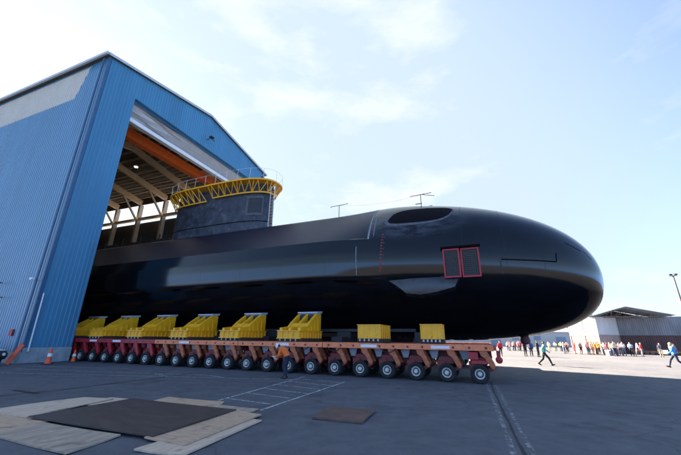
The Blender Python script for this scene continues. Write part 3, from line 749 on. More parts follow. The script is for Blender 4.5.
for i, (nx, md, ma, lab) in enumerate(mods[:3]):
    transporter(x, nx, FY, M[md], ma, ['foremost orange transporter module of the far row, beyond the hull','second orange transporter module of the far row, beyond the hull','third orange transporter module of the far row, beyond the hull'][i], [], far=False)
    x -= 1.4*nx
# end fittings on the foremost module
b = MB(); b.box(4.19,4.30,.25,2.2,1.38,1.58); b.build('coupling', M['orange_arm'], near[0], bevel=.01)
b = MB(); b.lathe([(.10,0),(.15,.02),(.15,.14),(.10,.16)], (4.36,.5,.98), (0,1,0), 18); b.box(4.28,4.44,.55,.62,1.02,1.375); b.build('jockey_roller', M['red'], near[0], smooth=40)
b = MB(); b.box(3.2,4.0,.05,.5,.82,.95); b.box(3.1,3.5,.02,.4,1.0,1.3); b.build('valve_box', M['red'], near[0])
for i, xx in ((0,-1.0),(0,-3.9),(1,1.2)):
    b = MB(); pts = [Vector((xx+.1*k, -.05-.03*math.sin(k), 1.38-.18*math.sin(math.pi*k/8))) for k in range(9)]
    for p, q in zip(pts, pts[1:]): b.tube(p, q, .022, n=6)
    b.build('hydraulic_hose', M['rubber'], near[i])

# ------------------------------------------------------------------ yellow cradle stands
def stand():
    t = thing('cradle_stand', '', 'cradle stand', (0,0,0), -WA, 'yellow cradle stands between transporter and hull')
    w, d = 1.45, 2.75
    b = MB(); ring = []
    def wallrib(p, q, n_):
        p, q = Vector(p), Vector(q); dv = q-p; nr = Vector((dv.y,-dv.x,0)).normalized()
        for i in range(n_):
            for f_, o_ in ((0,0),(.62,0),(.66,.055),(.88,.055),(.92,0)): ring.append(p+dv*((i+f_)/n_)+nr*o_)
    wallrib((0,0,0),(w,0,0),4); wallrib((w,0,0),(w,d,0),8); wallrib((w,d,0),(0,d,0),4); wallrib((0,d,0),(0,0,0),8)
    z_ = lambda h_: [(v.x,v.y,h_) for v in ring]
    b.grid([z_(0.0), z_(.36)], closed=True); fl = [(-.03,-.08),(w+.08,-.08),(w+.08,d+.02),(-.03,d+.02)]
    b.prism([(x,y,.362) for x,y in fl], (0,0,.055)); b.prism([(x,y,-.002) for x,y in fl], (0,0,-.04)); b.build('base_beam', M['yellow'], t)
    for xx in (.04, w/2-.09, w-.20):
        g_ = MB(); g_.prism([(xx,.10,.42),(xx,d-.02,.42),(xx,d-.02,1.45),(xx,d-.60,1.45),(xx,1.30,.93),(xx,.95,.66),(xx,.10,.56)], (.16,0,0)); g_.build('gusset', M['yellow'], t)
    s_ = MB(); s_.prism([(.21,d-.62,.42),(.21,d-.62,1.42),(.21,d-.56,1.42),(.21,d-.56,.42)], (w-.42,0,0)); s_.build('web_plate', M['steel_dark'], t)
    s_ = MB(); s_.prism([(.21,.96,.60),(.21,1.28,.86),(.21,1.28,.80),(.21,.96,.54)], (w-.42,0,0)); s_.build('cross_tie', M['yellow'], t)
    for k in range(4):
        y = 1.0+k*.42; hh = .62+max(0, (y-.95))*.5
        s_ = MB(); s_.prism([(w-.039,y,.42),(w+.05,y,.42),(w-.039,y,hh)], (0,.05,0)); s_.build('side_rib', M['yellow'], t)
    s_ = MB(); s_.box(.05,w-.05,d-.46,d-.06,1.453,1.50); s_.prism([(.02,d-.62,1.503),(.02,d+.05,1.503),(.02,d+.12,1.66),(.02,d-.62,1.585)], (w-.04,0,0)); s_.build('pad', M['steel_grey'], t)
    bm = MB(); bm.tube((0,0,-.16),(0,0,-.045),.035,n=8); bme = bm.mesh('bolt', M['steel_grey'])
    for k in range(6): link_child('bolt', bme, t, (w+.04,.3+k*.42,0))
    for k in range(4): link_child('bolt', bme, t, (.2+k*.34,-.04,0))
    p = MB(); p.box(-.04,w+.1,.05,d,-.205,-.003); p.build('packing', M['timber'], t)
    return t
st0 = stand(); ordn = ['foremost yellow wedge stand, standing alone above the bent worker', 'second yellow wedge stand from the bow, behind the worker', 'third yellow wedge stand from the bow, middle of the row', 'fourth yellow wedge stand from the bow, above the last orange wheels', 'fifth yellow wedge stand from the bow, above the red transporter', 'sixth yellow wedge stand, half in the dark at the hangar door', 'last yellow wedge stand, partly hidden by the blue hangar pier']
for k in range(7):
    o = st0 if k == 0 else copy_tree(st0)
    o.location = L(-10.62-4.22*k, .10, DT+.205); o['label'] = ordn[k]
def support(x, w, d, label):
    t = thing('support_box', label, 'support box', L(x, .28, DT+.22), -WA, 'yellow box supports near the bow')
    b = MB(); ring = []
    def wr(p, q, n_):
        p, q = Vector(p), Vector(q); dv = q-p; nr = Vector((dv.y,-dv.x,0)).normalized()
        for i in range(n_):
            for f_, o_ in ((0,.025),(.10,.025),(.14,0),(.86,0),(.90,.025)): ring.append(p+dv*((i+f_)/n_)+nr*o_)
    wr((0,0,0),(w,0,0),4); wr((w,0,0),(w,d,0),5); wr((w,d,0),(0,d,0),4); wr((0,d,0),(0,0,0),5)
    b.grid([[(v.x,v.y,0) for v in ring],[(v.x,v.y,.66) for v in ring]], closed=True); b.build('box', M['yellow'], t)
    r = MB(); r.box(-.03,w+.03,-.04,d+.03,.661,.70); r.build('rim_flange', M['yellow'], t)
    p = MB(); p.tube((0,-.02,-.13),(0,-.02,-.02),.045,n=8); pm_ = p.mesh('bolt', M['steel_grey'])
    for k in range(5): link_child('bolt', pm_, t, (.12+(w-.24)*k/4,0,0))
    p = MB(); p.box(-.04,w+.04,.03,d,-.218,-.003); p.build('packing', M['timber'], t)
    return t
support(-5.78, 1.22, 2.0, 'rear yellow ribbed support box, fifth and sixth wheel from the bow below it')
support(-2.50, 1.00, 1.0, 'front yellow ribbed support box, closest to the bow')
for k, xx in enumerate((-3.0, -8.0, -13.3, -17.5, -21.7)):
    b = MB(); b.box(-.35,.35,2.6,FY-.2,0,.14 if k == 0 else .30); b.box(-.45,.45,D-2.6,D-2.2,.142,.60); b.box(-.45,.45,D+2.2,D+2.6,.142,.60)
    o = b.build('cradle_beam', M['steel_dark'], loc=L(xx,0,DT+.003), rz=-WA)
    tag(o, ['dark cross beam under the hull, foremost by the front yellow box', 'dark cross beam under the hull behind the rear yellow box', 'dark cross beam behind the foremost wedge stand', 'dark cross beam behind the second wedge stand', 'dark cross beam behind the third wedge stand'][k], 'beam', 'dark cross beams under the hull')
kc = thing('gap_blocker', 'long black girder added to block light between transporters and hull bottom', 'cradle', L(-26,D,DT), -WA)  # added dark filler, closes the bright gap under the hull
b = MB(); b.box(-24,22.6,-2.55,-2.15,.63,.80); b.box(-24,22.6,2.15,2.55,.63,.80); b.build('girder', M['steel_dark'], kc)
b = MB(); b.box(-24,20.0,-1.4,1.4,.31,.55); b.build('blocker_plate', M['timber'], kc)
b = MB(); b.box(-24,22.6,2.16,2.5,.006,.628); b.build('blocker_skirt', M['steel_dark'], kc)

# ------------------------------------------------------------------ cones and barrier at the hangar corner
def cone(loc, label, tilt=0):
    t = thing('traffic_cone', label, 'traffic cone', loc, random.uniform(0,3), 'orange traffic cones at the hangar pier')
    b = MB(); b.lathe([(.14,.035),(.125,.06),(.05,.70),(.035,.74)], (0,0,0), (0,0,1), 20); b.build('cone_body', M['cone'], t, smooth=40)
    b = MB(); b.lathe([(.106,.35),(.083,.50)], (0,0,.006), (0,0,1), 20); 
    for i, v in enumerate(b.v): b.v[i] = (v[0]*1.04, v[1]*1.04, v[2])
    b.build('reflective_band', M['white_metal'], t, smooth=40)
    b = MB(); b.box(-.19,.19,-.19,.19,0,.034); b.build('base', M['rubber'], t, bevel=.01)
    return t
c = cone((-19.3,23.6,0), 'orange cone with white band in front of the pale hangar plinth'); c.scale = (1.35,)*3
c = cone((-19.4,25.9,0), 'orange cone beside the right end of the hangar plinth'); c.scale = (1.1,)*3
b = MB(); b.bar((0,0,.06),(.55,.15,1.25),.05,.24)
o = tag(b.build('barrier_board', M['cone'], loc=(-21.1,22.6,0)), 'orange board leaning against the left corner of the hangar', 'barrier board')
# partly seen pale vehicle bonnet at the left edge
cv = thing('parked_car', 'dark parked car with pale bonnet at the left edge by the hangar wall', 'car', (-22.95,22.0,0), R(-14))
b = MB(); prof_ = [(-1.9,.35),(1.75,.35),(1.95,.5),(1.95,.72),(1.75,.86),(.75,.98),(.05,1.02),(-.55,1.42),(-1.6,1.45),(-1.9,1.0)]
b.prism([(x,-.8,z) for x, z in prof_], (0,1.6,0)); b.build('body', M['steel_dark'], cv, bevel=.07)
b = MB(); b.prism([(.72,-.74,.985),(1.72,-.74,.87),(1.76,-.74,.89),(.72,-.74,1.01)], (0,1.48,0)); b.build('bonnet', M['white_metal'], cv, bevel=.01)
b = MB(); b.prism([(.06,-.7,1.03),(-.5,-.7,1.40),(-.52,-.7,1.43),(.02,-.7,1.055)], (0,1.4,0)); b.build('windscreen', M['glass'], cv)
for xx in (-1.25, 1.2):
    for yy in (-.83, .63):
        b = MB(); b.lathe([(.2,0),(.32,.02),(.33,.1),(.32,.18),(.2,.2)], (xx,yy,.33), (0,1,0), 24); w_ = b.build('wheel', M['rubber'], cv, smooth=30)
        b = MB(); b.lathe([(.19,-.006),(.18,.02)], (xx,yy if yy < 0 else yy+.2,.33), (0,1,0), 20); b.build('rim', M['rim'], w_)
for yy in (-.55,.55): b = MB(); b.lathe([(.09,0),(.08,.03)], (1.94,yy,.66), (1,0,0), 14); b.build('headlight', M['white_metal'], cv)
b = MB(); b.box(.25,.42,-.98,-.815,.98,1.12); b.build('wing_mirror', M['white_metal'], cv)

# ------------------------------------------------------------------ container shelter on the right
def container(loc, rz, ln, m, label, ht=2.9, wd=2.44):
    t = thing('shipping_container', label, 'container', loc, rz, 'stacked containers of the shelter')
    b = MB(); rib = []
    def wall(p, q):
        p, q = Vector(p), Vector(q); d = q-p; nrm = Vector((d.y,-d.x,0)).normalized(); k = int(d.length/.28); lo, hi = [], []
        for i in range(k):
            for f_, o_ in ((0,0),(.35,0),(.5,-.035),(.85,-.035)):
                c_ = p+d*((i+f_)/k)+nrm*o_; lo.append((c_.x,c_.y,.16)); hi.append((c_.x,c_.y,ht-.12))
        c_ = q; lo.append((c_.x,c_.y,.16)); hi.append((c_.x,c_.y,ht-.12)); b.grid([lo, hi])
    wall((.05,.05,0),(ln-.05,.05,0)); wall((ln-.05,.05,0),(ln-.05,wd-.05,0)); wall((ln-.05,wd-.05,0),(.05,wd-.05,0)); wall((.05,wd-.05,0),(.05,.05,0))
    b.add([(.05,.05,ht-.03),(ln-.05,.05,ht-.03),(ln-.05,wd-.05,ht-.03),(.05,wd-.05,ht-.03)], [(0,1,2,3)])
    b.build('panels', m, t)
    f_ = MB()
    for xx in (0, ln-.12):
        for yy in (0, wd-.12): f_.box(xx,xx+.12,yy,yy+.12,.002,ht-.002)
    for yy in (.003, wd-.103):
        f_.box(.121,ln-.121,yy,yy+.1,.004,.16); f_.box(.121,ln-.121,yy,yy+.1,ht-.12,ht-.004)
    for xx in (.003, ln-.103):
        f_.box(xx,xx+.1,.121,wd-.121,.004,.16); f_.box(xx,xx+.1,.121,wd-.121,ht-.12,ht-.004)
    f_.build('corner_frame', m, t)
    return t
E0 = Vector((42.55,56.6,0)); AC = R(20); LR = 5.2
dx_, dy_ = Vector((math.cos(AC),math.sin(AC),0)), Vector((-math.sin(AC),math.cos(AC),0))
for (lev, m, nm) in ((0, M['c_pink'], 'faded pinkish red container, lower'), (1, M['c_white'], 'white container, upper')):
    for r_ in range(2):
        container(E0+dy_*(2.46*r_)+Vector((0,0,2.905*lev+.003)), AC, LR, m, f'{nm} one of the left stack, ' + ('front row facing the crowd' if r_ == 0 else 'back row behind it'))
RB0 = Vector((47.3,60.2,0)); RB1 = Vector((57.0,52.4,0)); AR = math.atan2(RB1.y-RB0.y, RB1.x-RB0.x)
for lev, m, nm in ((0, M['c_red'], 'dull red long container at the bottom of the right wall of the shelter'), (1, M['c_grey'], 'pale grey long container on top of the red one, under the canopy')):
    container(RB0+Vector((0,0,2.905*lev+.003)), AR, 11.9, m, nm)
# canopy: trussed gable roof
cnp = thing('canopy_roof', 'low gabled canopy with dark trusses spanning the container stacks', 'canopy', (0,0,0))
EL, ER, AP = Vector((41.6,55.8,5.83)), Vector((51.0,52.0,5.83)), Vector((45.6,53.6,7.15))
BK = Vector((3.1,7.0,0))
def sheet(mb, a, c, t):
    n_ = (c-a).cross(BK).normalized()*t; mb.prism([a, c, c+BK, a+BK], n_)
b = MB(); sheet(b, EL+Vector((-.3,.1,-.02)), AP, .06); sheet(b, AP, ER+Vector((.5,-.2,-.05)), .06); b.build('roof_sheet', M['canopy'], cnp)
b = MB(); b.prism([EL+BK*.985+Vector((0,0,-.1)), ER+BK*.985+Vector((0,0,-.1)), AP+BK*.985+Vector((0,0,-.03))], BK*.01); b.build('gable_end', M['canopy_in'], cnp)
for k in range(4):
    o = BK*(k/3)*.97+BK*.01; dz = Vector((0,0,-.14)); t = MB()
    t.bar(EL+o+dz, AP+o+dz, .10, .12); t.bar(AP+o+dz, ER+o+dz, .10, .12); t.bar(EL+o+dz, ER+o+dz, .08, .10)
    for f_ in (.25,.5,.75):
        p = EL.lerp(ER, f_); tp_ = EL.lerp(AP, min(1, f_/.425)) if f_ < .425 else AP.lerp(ER, (f_-.425)/.575)
        t.bar(p+o+dz, tp_+o+dz, .06); q = EL.lerp(ER, f_-.2); t.bar(q+o+dz, tp_+o+dz, .05)
    t.build('truss', M['canopy_in'], cnp)
# things stored in the shelter
for i, (x, y, sx, sy, sz, lab) in enumerate([(45.4,54.6,1.2,.9,.8,'brown crate left in the shelter beside the left stack'), (47.0,54.2,1.6,.8,.55,'low brown crate in the middle of the shelter floor'), (48.6,53.4,.9,.9,1.0,'tall brown crate in front of the red container wall')]):
    t = thing('crate', lab, 'crate', (x,y,0), AR)
    b = MB(); b.box(0,sx,0,sy,.08,sz); b.build('box', M['crate'], t)
    b = MB()
    for k in range(3): xx = sx*(.05+.4*k); b.box(xx,xx+.1*sx,-.02,-.001,.08,sz); b.box(xx,xx+.1*sx,.02,sy,0,.079)
    b.box(-.01,sx+.01,-.022,sy+.01,sz+.001,sz+.04); b.build('batten', M['timber'], t)
# A-frame barricade
ab = thing('barricade', 'long white barricade on A-frame legs in front of the container shelter', 'barricade', (0,0,0))
pa, pb = Vector((41.6,46.9,0)), Vector((43.5,44.7,0))
pa, pb = Vector((41.2,48.2,0)), Vector((44.1,44.6,0))
dd = (pb-pa).normalized(); nn_ = Vector((dd.y,-dd.x,0))
for p in (pa, pb):
    f_ = MB()
    for s_ in (-1, 1): f_.bar(p+dd*.34*s_, p+Vector((0,0,1.7)), .14, .06, up=nn_)
    f_.bar(p-dd*.18+Vector((0,0,.75)), p+dd*.18+Vector((0,0,.75)), .08, .05); f_.build('leg_frame', M['wood_white'], ab)
f_ = MB(); f_.bar(pa+Vector((0,0,.62))+nn_*.06, pb+Vector((0,0,.62))+nn_*.06, .05, .2); f_.build('rail', M['crate'], ab)
f_ = MB(); c_ = pa.lerp(pb, .55)+nn_*.10; f_.bar(c_-dd*.5+Vector((0,0,.62)), c_+dd*.5+Vector((0,0,.62)), .03, .5); f_.build('notice_board', M['wood_white'], ab)
# cooler box among the crowd
co = thing('cool_box', 'pale grey cool box standing on the ground among the crowd', 'cool box', (37.15,48.2,0), R(20))
b = MB(); b.box(0,.85,0,.5,0,.62); b.build('body', M['c_grey'], co, bevel=.03); b = MB(); b.box(-.02,.87,-.02,.52,.622,.72); b.build('lid', M['white_metal'], co, bevel=.02)
# flood light mast
lp = thing('lamp_post', 'tall slim light mast with two lamp heads at the right edge', 'lamp post', (38.9,38.05,0), R(-30))
b = MB(); b.lathe([(.14,0),(.13,2),(.08,9.2)], (0,0,0), (0,0,1), 14); b.build('pole', M['canopy_in'], lp, smooth=40)
b = MB(); b.bar((-.35,0,9.2),(.35,0,9.2),.07); b.build('cross_arm', M['canopy_in'], lp)
for s_ in (-1, 1): b = MB(); b.prism([(s_*.22-.13,-.3,9.22),(s_*.22+.13,-.3,9.22),(s_*.22+.11,.12,9.3),(s_*.22-.11,.12,9.3)], (0,0,.16)); b.build('lamp_head', M['steel_dark'], lp)
# ship superstructure, far sheds
sp = thing('ship', 'blue-grey ship upper works with a mast rising behind the container canopy', 'ship', (86,128,0), R(-25))
b = MB(); b.box(-9,7,-4,4,0,14.5); b.build('deckhouse', M['shipblue'], sp); b = MB(); b.box(-5,3,-3,3,14.502,17); b.build('bridge', M['shipblue'], sp)
b = MB(); b.box(-4.6,2.6,-3.04,-3.002,15.4,16.4); b.build('bridge_window', M['glass'], sp)
b = MB(); b.tube((0,0,17),(0,0,23),.25,.12,n=8); b.bar((-1.6,0,20),(1.6,0,20),.2); b.bar((-1,0,21.5),(1,0,21.5),.15); b.build('mast', M['steel_dark'], sp)
def shed(name, loc, rz, sx, sy, h0, h1, label, m):
    t = thing(name, label, 'building', loc, rz)
    b = MB(); b.prism([(0,0,0),(sx,0,0),(sx,0,h0),(0,0,h0)], (0,sy,0)); b.build('wall', m, t)
    b = MB(); b.prism([(-.4,-.4,h0+.005),(-.4,sy/2,h1),(-.4,sy+.4,h0+.005),(-.4,sy+.4,h0+.2),(-.4,sy/2,h1+.2),(-.4,-.4,h0+.2)], (sx+.8,0,0)); b.build('roof', M['farroof'], t)
    for k in range(int(sx//7)):
        b = MB(); xx = 2+k*7; b.box(xx,xx+3.2,-.05,-.002,.02,h0*.7) if k % 3 == 0 else b.box(xx,xx+2.2,-.05,-.002,h0*.45,h0*.75); b.build('door' if k % 3 == 0 else 'window', M['shipblue'], t)
    return t
shed('warehouse', (28,118,0), R(-4), 52, 16, 4.6, 6.2, 'long low cream warehouse seen far off beneath the bow', M['farwall'])
shed('office_block', (62.5,58.0,0), R(-32), 16, 9, 5.0, 6.4, 'pale building with light roof at the right edge behind the shelter', M['shipblue'])

# ------------------------------------------------------------------ people
def capsule_mesh(segs, vox):
    mb = MB()
    for p, q, r0, r1, *_ in segs:
        p, q = Vector(p), Vector(q); d = q-p
        if d.length < 1e-4: d = Vector((0,0,1e-3)); q = p+d
        d = d.normalized(); up = Vector((0,1,0)) if abs(d.y) < .9 else Vector((1,0,0)); a = d.cross(up).normalized(); b_ = d.cross(a); n_ = 10; rows = []
        for k in range(4): t = math.pi/2*k/4; rows.append((p-d*r0*math.cos(t), r0*math.sin(t)))
        for k in range(5): t = math.pi/2*k/4; rows.append((q+d*r1*math.sin(t), r1*math.cos(t)))
        vs = [rows[0][0]]; fs = []
        for c_, r in rows[1:-1]:
            for i in range(n_): t = 2*math.pi*i/n_; vs.append(c_+(a*math.cos(t)+b_*math.sin(t))*r)
        vs.append(rows[-1][0]); m_ = len(rows)-2; last = len(vs)-1
        for i in range(n_): fs.append((0, 1+(i+1) % n_, 1+i)); fs.append((last, 1+(m_-1)*n_+i, 1+(m_-1)*n_+(i+1) % n_))
        for k in range(m_-1):
            for i in range(n_): fs.append((1+k*n_+i, 1+k*n_+(i+1) % n_, 1+(k+1)*n_+(i+1) % n_, 1+(k+1)*n_+i))
        mb.add(vs, fs)
    me = mb.mesh('tmp', M['skin']); o = bpy.data.objects.new('tmp', me); COL.objects.link(o)
    r = o.modifiers.new('r', 'REMESH'); r.mode = 'VOXEL'; r.voxel_size = vox
    s_ = o.modifiers.new('s', 'SMOOTH'); s_.factor = .5; s_.iterations = 3
    dg = bpy.context.evaluated_depsgraph_get(); ev = o.evaluated_get(dg); me2 = bpy.data.meshes.new_from_object(ev)
    bpy.data.objects.remove(o); return me2
def skeleton(P):
    """P: joint positions. returns segments (p, q, r0, r1, region)"""
    V = {k: Vector(v) for k, v in P.items()}
    S_ = []
    def s(a, b_, r0, r1, reg): S_.append((a, b_, r0, r1, reg))
    pel, wst, chs, nk, hd = V['pelvis'], V['waist'], V['chest'], V['neck'], V['head']
    sx = (V['shR']-V['shL']).normalized()
    for o in (-.085, .085): s(pel+sx*o, wst+sx*o*.85, .118, .108, 'legs' if 0 else 'hips')
    for o in (-.09, .09): s(wst+sx*o*.9, chs+sx*o*1.2, .108, .112, 'torso')
    s(V['shL']*.75+V['shR']*.25, V['shR']*.75+V['shL']*.25, .085, .085, 'torso'); s(chs, nk, .10, .062, 'torso')
    fwd = Vector(P.get('face', (0,1,0))).normalized(); uph = (hd-nk).normalized()
    s(nk, hd-uph*.05, .056, .058, 'neck')
    s(hd+uph*.025-fwd*.015, hd+uph*.035-fwd*.02, .095, .093, 'head'); s(hd-uph*.05+fwd*.02, hd+uph*.0+fwd*.02, .066, .08, 'head')
    s(hd-uph*.085+fwd*.055, hd-uph*.07+fwd*.05, .033, .04, 'head')
    s(hd-uph*.025+fwd*.10, hd+uph*.012+fwd*.088, .015, .009, 'head')
    for sg in (-1, 1): s(hd+sx*.088*sg-uph*.02, hd+sx*.092*sg+uph*.022, .013, .016, 'head')
    for sd, sg in (('L',-1),('R',1)):
        sh, el, wr = V['sh'+sd], V['el'+sd], V['wr'+sd]
        s(sh, el, .06, .045, 'uparm'); s(el, wr, .043, .028, 'forearm')
        hdir = Vector(P.get('hand'+sd, (wr-el))).normalized(); side = hdir.cross(sx*sg); 
        side = side.normalized() if side.length > .1 else Vector((0,1,0)); pn = side.cross(hdir).normalized()
        palm = wr+hdir*.085
        for o in (-.024, 0, .024): s(wr+hdir*.02+side*o*.7, palm+side*o, .016, .015, 'hand')
        for o, ln in ((-.033,.062),(-.011,.075),(.011,.080),(.033,.070)):
            k0 = palm+side*o; k1 = k0+(hdir*.9-pn*.25*sg).normalized()*ln*.55; k2 = k1+(hdir*.6-pn*.75*sg).normalized()*ln*.5
            s(k0, k1, .0105, .0095, 'hand'); s(k1, k2, .0095, .008, 'hand')
        t0 = wr+hdir*.03+side*.03; t1 = t0+(side*.8+hdir*.6).normalized()*.045; s(t0, t1, .013, .011, 'hand'); s(t1, t1+hdir*.035, .011, .009, 'hand')
        hp_, kn, an = V['hip'+sd], V['kn'+sd], V['an'+sd]
        s(hp_, kn, .095, .062, 'legs'); s(kn, kn.lerp(an, .35), .06, .06, 'legs'); s(kn.lerp(an, .35), an, .06, .04, 'legs')
        td = Vector(P.get('toe'+sd, (.03*sg,1,-.25))).normalized()
        heel = an+Vector((0,0,-.035))-td*.04; s(heel, an+td*.06+Vector((0,0,-.03)), .042, .045, 'shoes'); s(an+td*.06+Vector((0,0,-.03)), an+td*.17+Vector((0,0,-.02)), .045, .032, 'shoes')
    return S_, V, fwd, uph, sx
POSES = {
 'stand': dict(pelvis=(0,0,.96),waist=(0,0,1.14),chest=(0,.0,1.34),neck=(0,0,1.51),head=(0,.02,1.645),shL=(-.19,0,1.43),shR=(.19,0,1.43),elL=(-.25,-.03,1.15),elR=(.25,-.03,1.15),wrL=(-.25,.06,.91),wrR=(.26,.06,.91),
   hipL=(-.09,0,.92),hipR=(.09,0,.92),knL=(-.10,.02,.5),knR=(.11,.02,.5),anL=(-.11,-.02,.08),anR=(.13,-.02,.08)),
 'hold': dict(pelvis=(0,0,.96),waist=(0,0,1.14),chest=(0,.0,1.34),neck=(0,.01,1.51),head=(0,.035,1.645),shL=(-.19,0,1.43),shR=(.19,0,1.43),elL=(-.26,.03,1.17),elR=(.25,.02,1.15),wrL=(-.08,.25,1.27),wrR=(.10,.26,1.22),
   hipL=(-.09,0,.92),hipR=(.09,0,.92),knL=(-.13,.03,.5),knR=(.10,.0,.5),anL=(-.17,.0,.08),anR=(.10,-.04,.08)),
 'walk': dict(pelvis=(0,0,.92),waist=(0,.02,1.10),chest=(0,.05,1.30),neck=(0,.07,1.47),head=(0,.10,1.60),shL=(-.18,.08,1.39),shR=(.18,.03,1.39),elL=(-.24,.20,1.14),elR=(.24,-.16,1.15),wrL=(-.18,.36,1.00),wrR=(.24,-.14,.91),
   hipL=(-.09,0,.88),hipR=(.09,0,.88),knL=(-.09,-.08,.49),knR=(.09,.27,.53),anL=(-.09,-.42,.17),anR=(.09,.42,.10),toeL=(0,.75,-.66),toeR=(0,1,.15)),
 'bend': dict(pelvis=(0,-.05,.94),waist=(0,.02,1.10),chest=(0,.17,1.24),neck=(0,.31,1.33),head=(0,.42,1.37),face=(0,.75,-.66),shL=(-.19,.24,1.29),shR=(.19,.24,1.29),elL=(-.22,.30,1.02),elR=(.22,.28,1.02),wrL=(-.07,.46,.93),wrR=(.09,.45,.90),
   hipL=(-.09,-.05,.90),hipR=(.09,-.05,.90),knL=(-.11,.02,.5),knR=(.11,.03,.5),anL=(-.12,-.03,.08),anR=(.12,.0,.08)),
}
def part_from(me, keep, off, name, m):
    co = np.empty(len(me.vertices)*3); me.vertices.foreach_get('co', co); co = co.reshape(-1,3)
    no = np.empty(len(me.vertices)*3); me.vertices.foreach_get('normal', no); no = no.reshape(-1,3)
    mb = MB(); idx = {}
    for p in me.polygons:
        vs = list(p.vertices)
        if sum(keep[v] for v in vs) < len(vs): continue
        f_ = []
        for v in vs:
            if v not in idx: idx[v] = len(mb.v); mb.v.append(tuple(co[v]+no[v]*off))
            f_.append(idx[v])
        mb.f.append(tuple(f_))
    return mb.mesh(name, m, 60)
def template(pose, vox, longsleeve=True):
    segs, V, fwd, uph, sx = skeleton(POSES[pose]); me = capsule_mesh(segs, vox); me.name = 'person_body'
    me.polygons.foreach_set('use_smooth', [True]*len(me.polygons)); me.materials.clear(); me.materials.append(M['skin'])
    co = np.empty(len(me.vertices)*3); me.vertices.foreach_get('co', co); co = co.reshape(-1,3)
    best = np.full(len(co), 1e9); reg = np.zeros(len(co), int); names = ['hips','torso','neck','head','uparm','forearm','hand','legs','shoes']
    for p, q, r0, r1, rg in segs:
        p, q = np.array(p), np.array(q); d = q-p; t = np.clip(((co-p)@d)/max(1e-9, d@d), 0, 1); dist = np.linalg.norm(co-(p+t[:,None]*d), axis=1)-(r0+(r1-r0)*t)
        k = dist < best; best[k] = dist[k]; reg[k] = names.index(rg)
    I = lambda *a: np.isin(reg, [names.index(x) for x in a])
    zax = co[:,2]
    hd = np.array(V['head']); rel = co-hd; fr_ = rel@np.array(fwd); up = rel@np.array(uph)
    hairk = I('head') & ((up > .055) | ((fr_ < -.015) & (up > -.07) & (np.abs(rel@np.array(sx)) < .088)))
    T = dict(body=me,
             trousers=part_from(me, I('legs') | I('hips'), .012, 'trousers', M['navy_c']),
             shirt=part_from(me, I('torso','uparm') | (I('hips') & ((co-np.array(V['pelvis']))@(np.array(V['waist'])-np.array(V['pelvis'])) > .004)) | (I('forearm') if longsleeve else False), .019, 'top', M['redc']),
             shoes=part_from(me, I('shoes'), .010, 'shoes', M['bootc']), hair=part_from(me, hairk, .012, 'hair', M['hair_dark']))
    e = MB()
    for sg in (-1, 1):
        c_ = Vector(V['head'])+sx*.033*sg+fwd*.083+uph*.008; e.lathe([(.003,-.010),(.012,-.004),(.012,.004),(.003,.010)], c_, fwd, 8)
    T['eyes'] = e.mesh('eyes', M['eye'], 60)
    mo = MB(); c_ = Vector(V['head'])-uph*.058+fwd*.092; mo.bar(c_-sx*.022, c_+sx*.022, .012, .010); T['mouth'] = mo.mesh('mouth', M['paint_red'])
    T['V'] = V; T['fwd'] = fwd; T['uph'] = uph; T['sx'] = sx
    return T
TP = {k: template(k, .0125) for k in POSES}
def person(pose, loc, face, top, trs, label, hair='hair_dark', sc_=1.0, group=None, tilt=None, full=True):
    T = TP[pose]; t = thing('person', label, 'person', loc, face, group); t.scale = (sc_,)*3
    if tilt: t.rotation_euler = (tilt[0], tilt[1], face)
    def ch(name, me, m):
        o = bpy.data.objects.new(name, me); COL.objects.link(o); o.parent = t
        if m: o.material_slots[0].link = 'OBJECT'; o.material_slots[0].material = M[m]
        return o
    ch('body', T['body'], None); ch('trousers', T['trousers'], trs); ch('top', T['shirt'], top); ch('shoes', T['shoes'], None); ch('hair', T['hair'], hair)
    if full: ch('eyes', T['eyes'], None); ch('mouth', T['mouth'], None)
    return t
# face angle: local +y is forward; rotation about z
wk = person('bend', (-2.55,17.1,0), R(78), 'hivis', 'navy_c', 'worker in orange vest and pale helmet bending beside the transporter wheels', sc_=1.02)
T = TP['bend']
hm = MB(); c_ = Vector(T['V']['head'])+T['uph']*.03-T['fwd']*.015
hm.lathe([(.145,0),(.125,.005),(.12,.05),(.095,.10),(.05,.128),(.005,.135)], c_, T['uph'], 20); hm.build('helmet', M['white_metal'], wk, smooth=50)
vs_ = MB(); 
cb_ = MB(); m0 = (Vector(T['V']['wrL'])+Vector(T['V']['wrR']))/2+Vector((0,.12,-.03))
cb_.bar(m0+Vector((-.12,0,0)), m0+Vector((.12,0,0)), .30, .012, up=(0,-.6,1))
cbo = cb_.build('clipboard', M['wood_white'], loc=(-2.55,17.1,0), rz=R(78)); cbo.scale = (1.02,)*3; tag(cbo, 'white paper held in the hands of the bending worker', 'clipboard')
person('walk', (16.1,27.6,0), R(-105), 'tealc', 'black_c', 'walker in black trousers and teal top striding alone in the sun', sc_=1.03)
person('stand', (20.1,43.6,0), R(170), 'redc', 'black_c', 'person in bright red top standing alone just beyond the front transporter', sc_=1.0)
person('hold', (23.1,43.5,0), R(200), 'black_c', 'black_c', 'person all in black standing beneath the maroon keel fitting', sc_=1.0)
person('stand', (23.9,43.6,0), R(150), 'denim', 'navy_c', 'left one of the pair in dark blue standing behind the walker')
person('hold', (23.95,42.2,0), R(220), 'navy_c', 'black_c', 'taller right one of the pair in navy standing behind the walker', sc_=1.06)
person('walk', (25.55,26.75,0), R(70), 'bluec', 'navy_c', 'person with fair hair in bright blue coat at the right edge', hair='hair_fair', sc_=1.05)
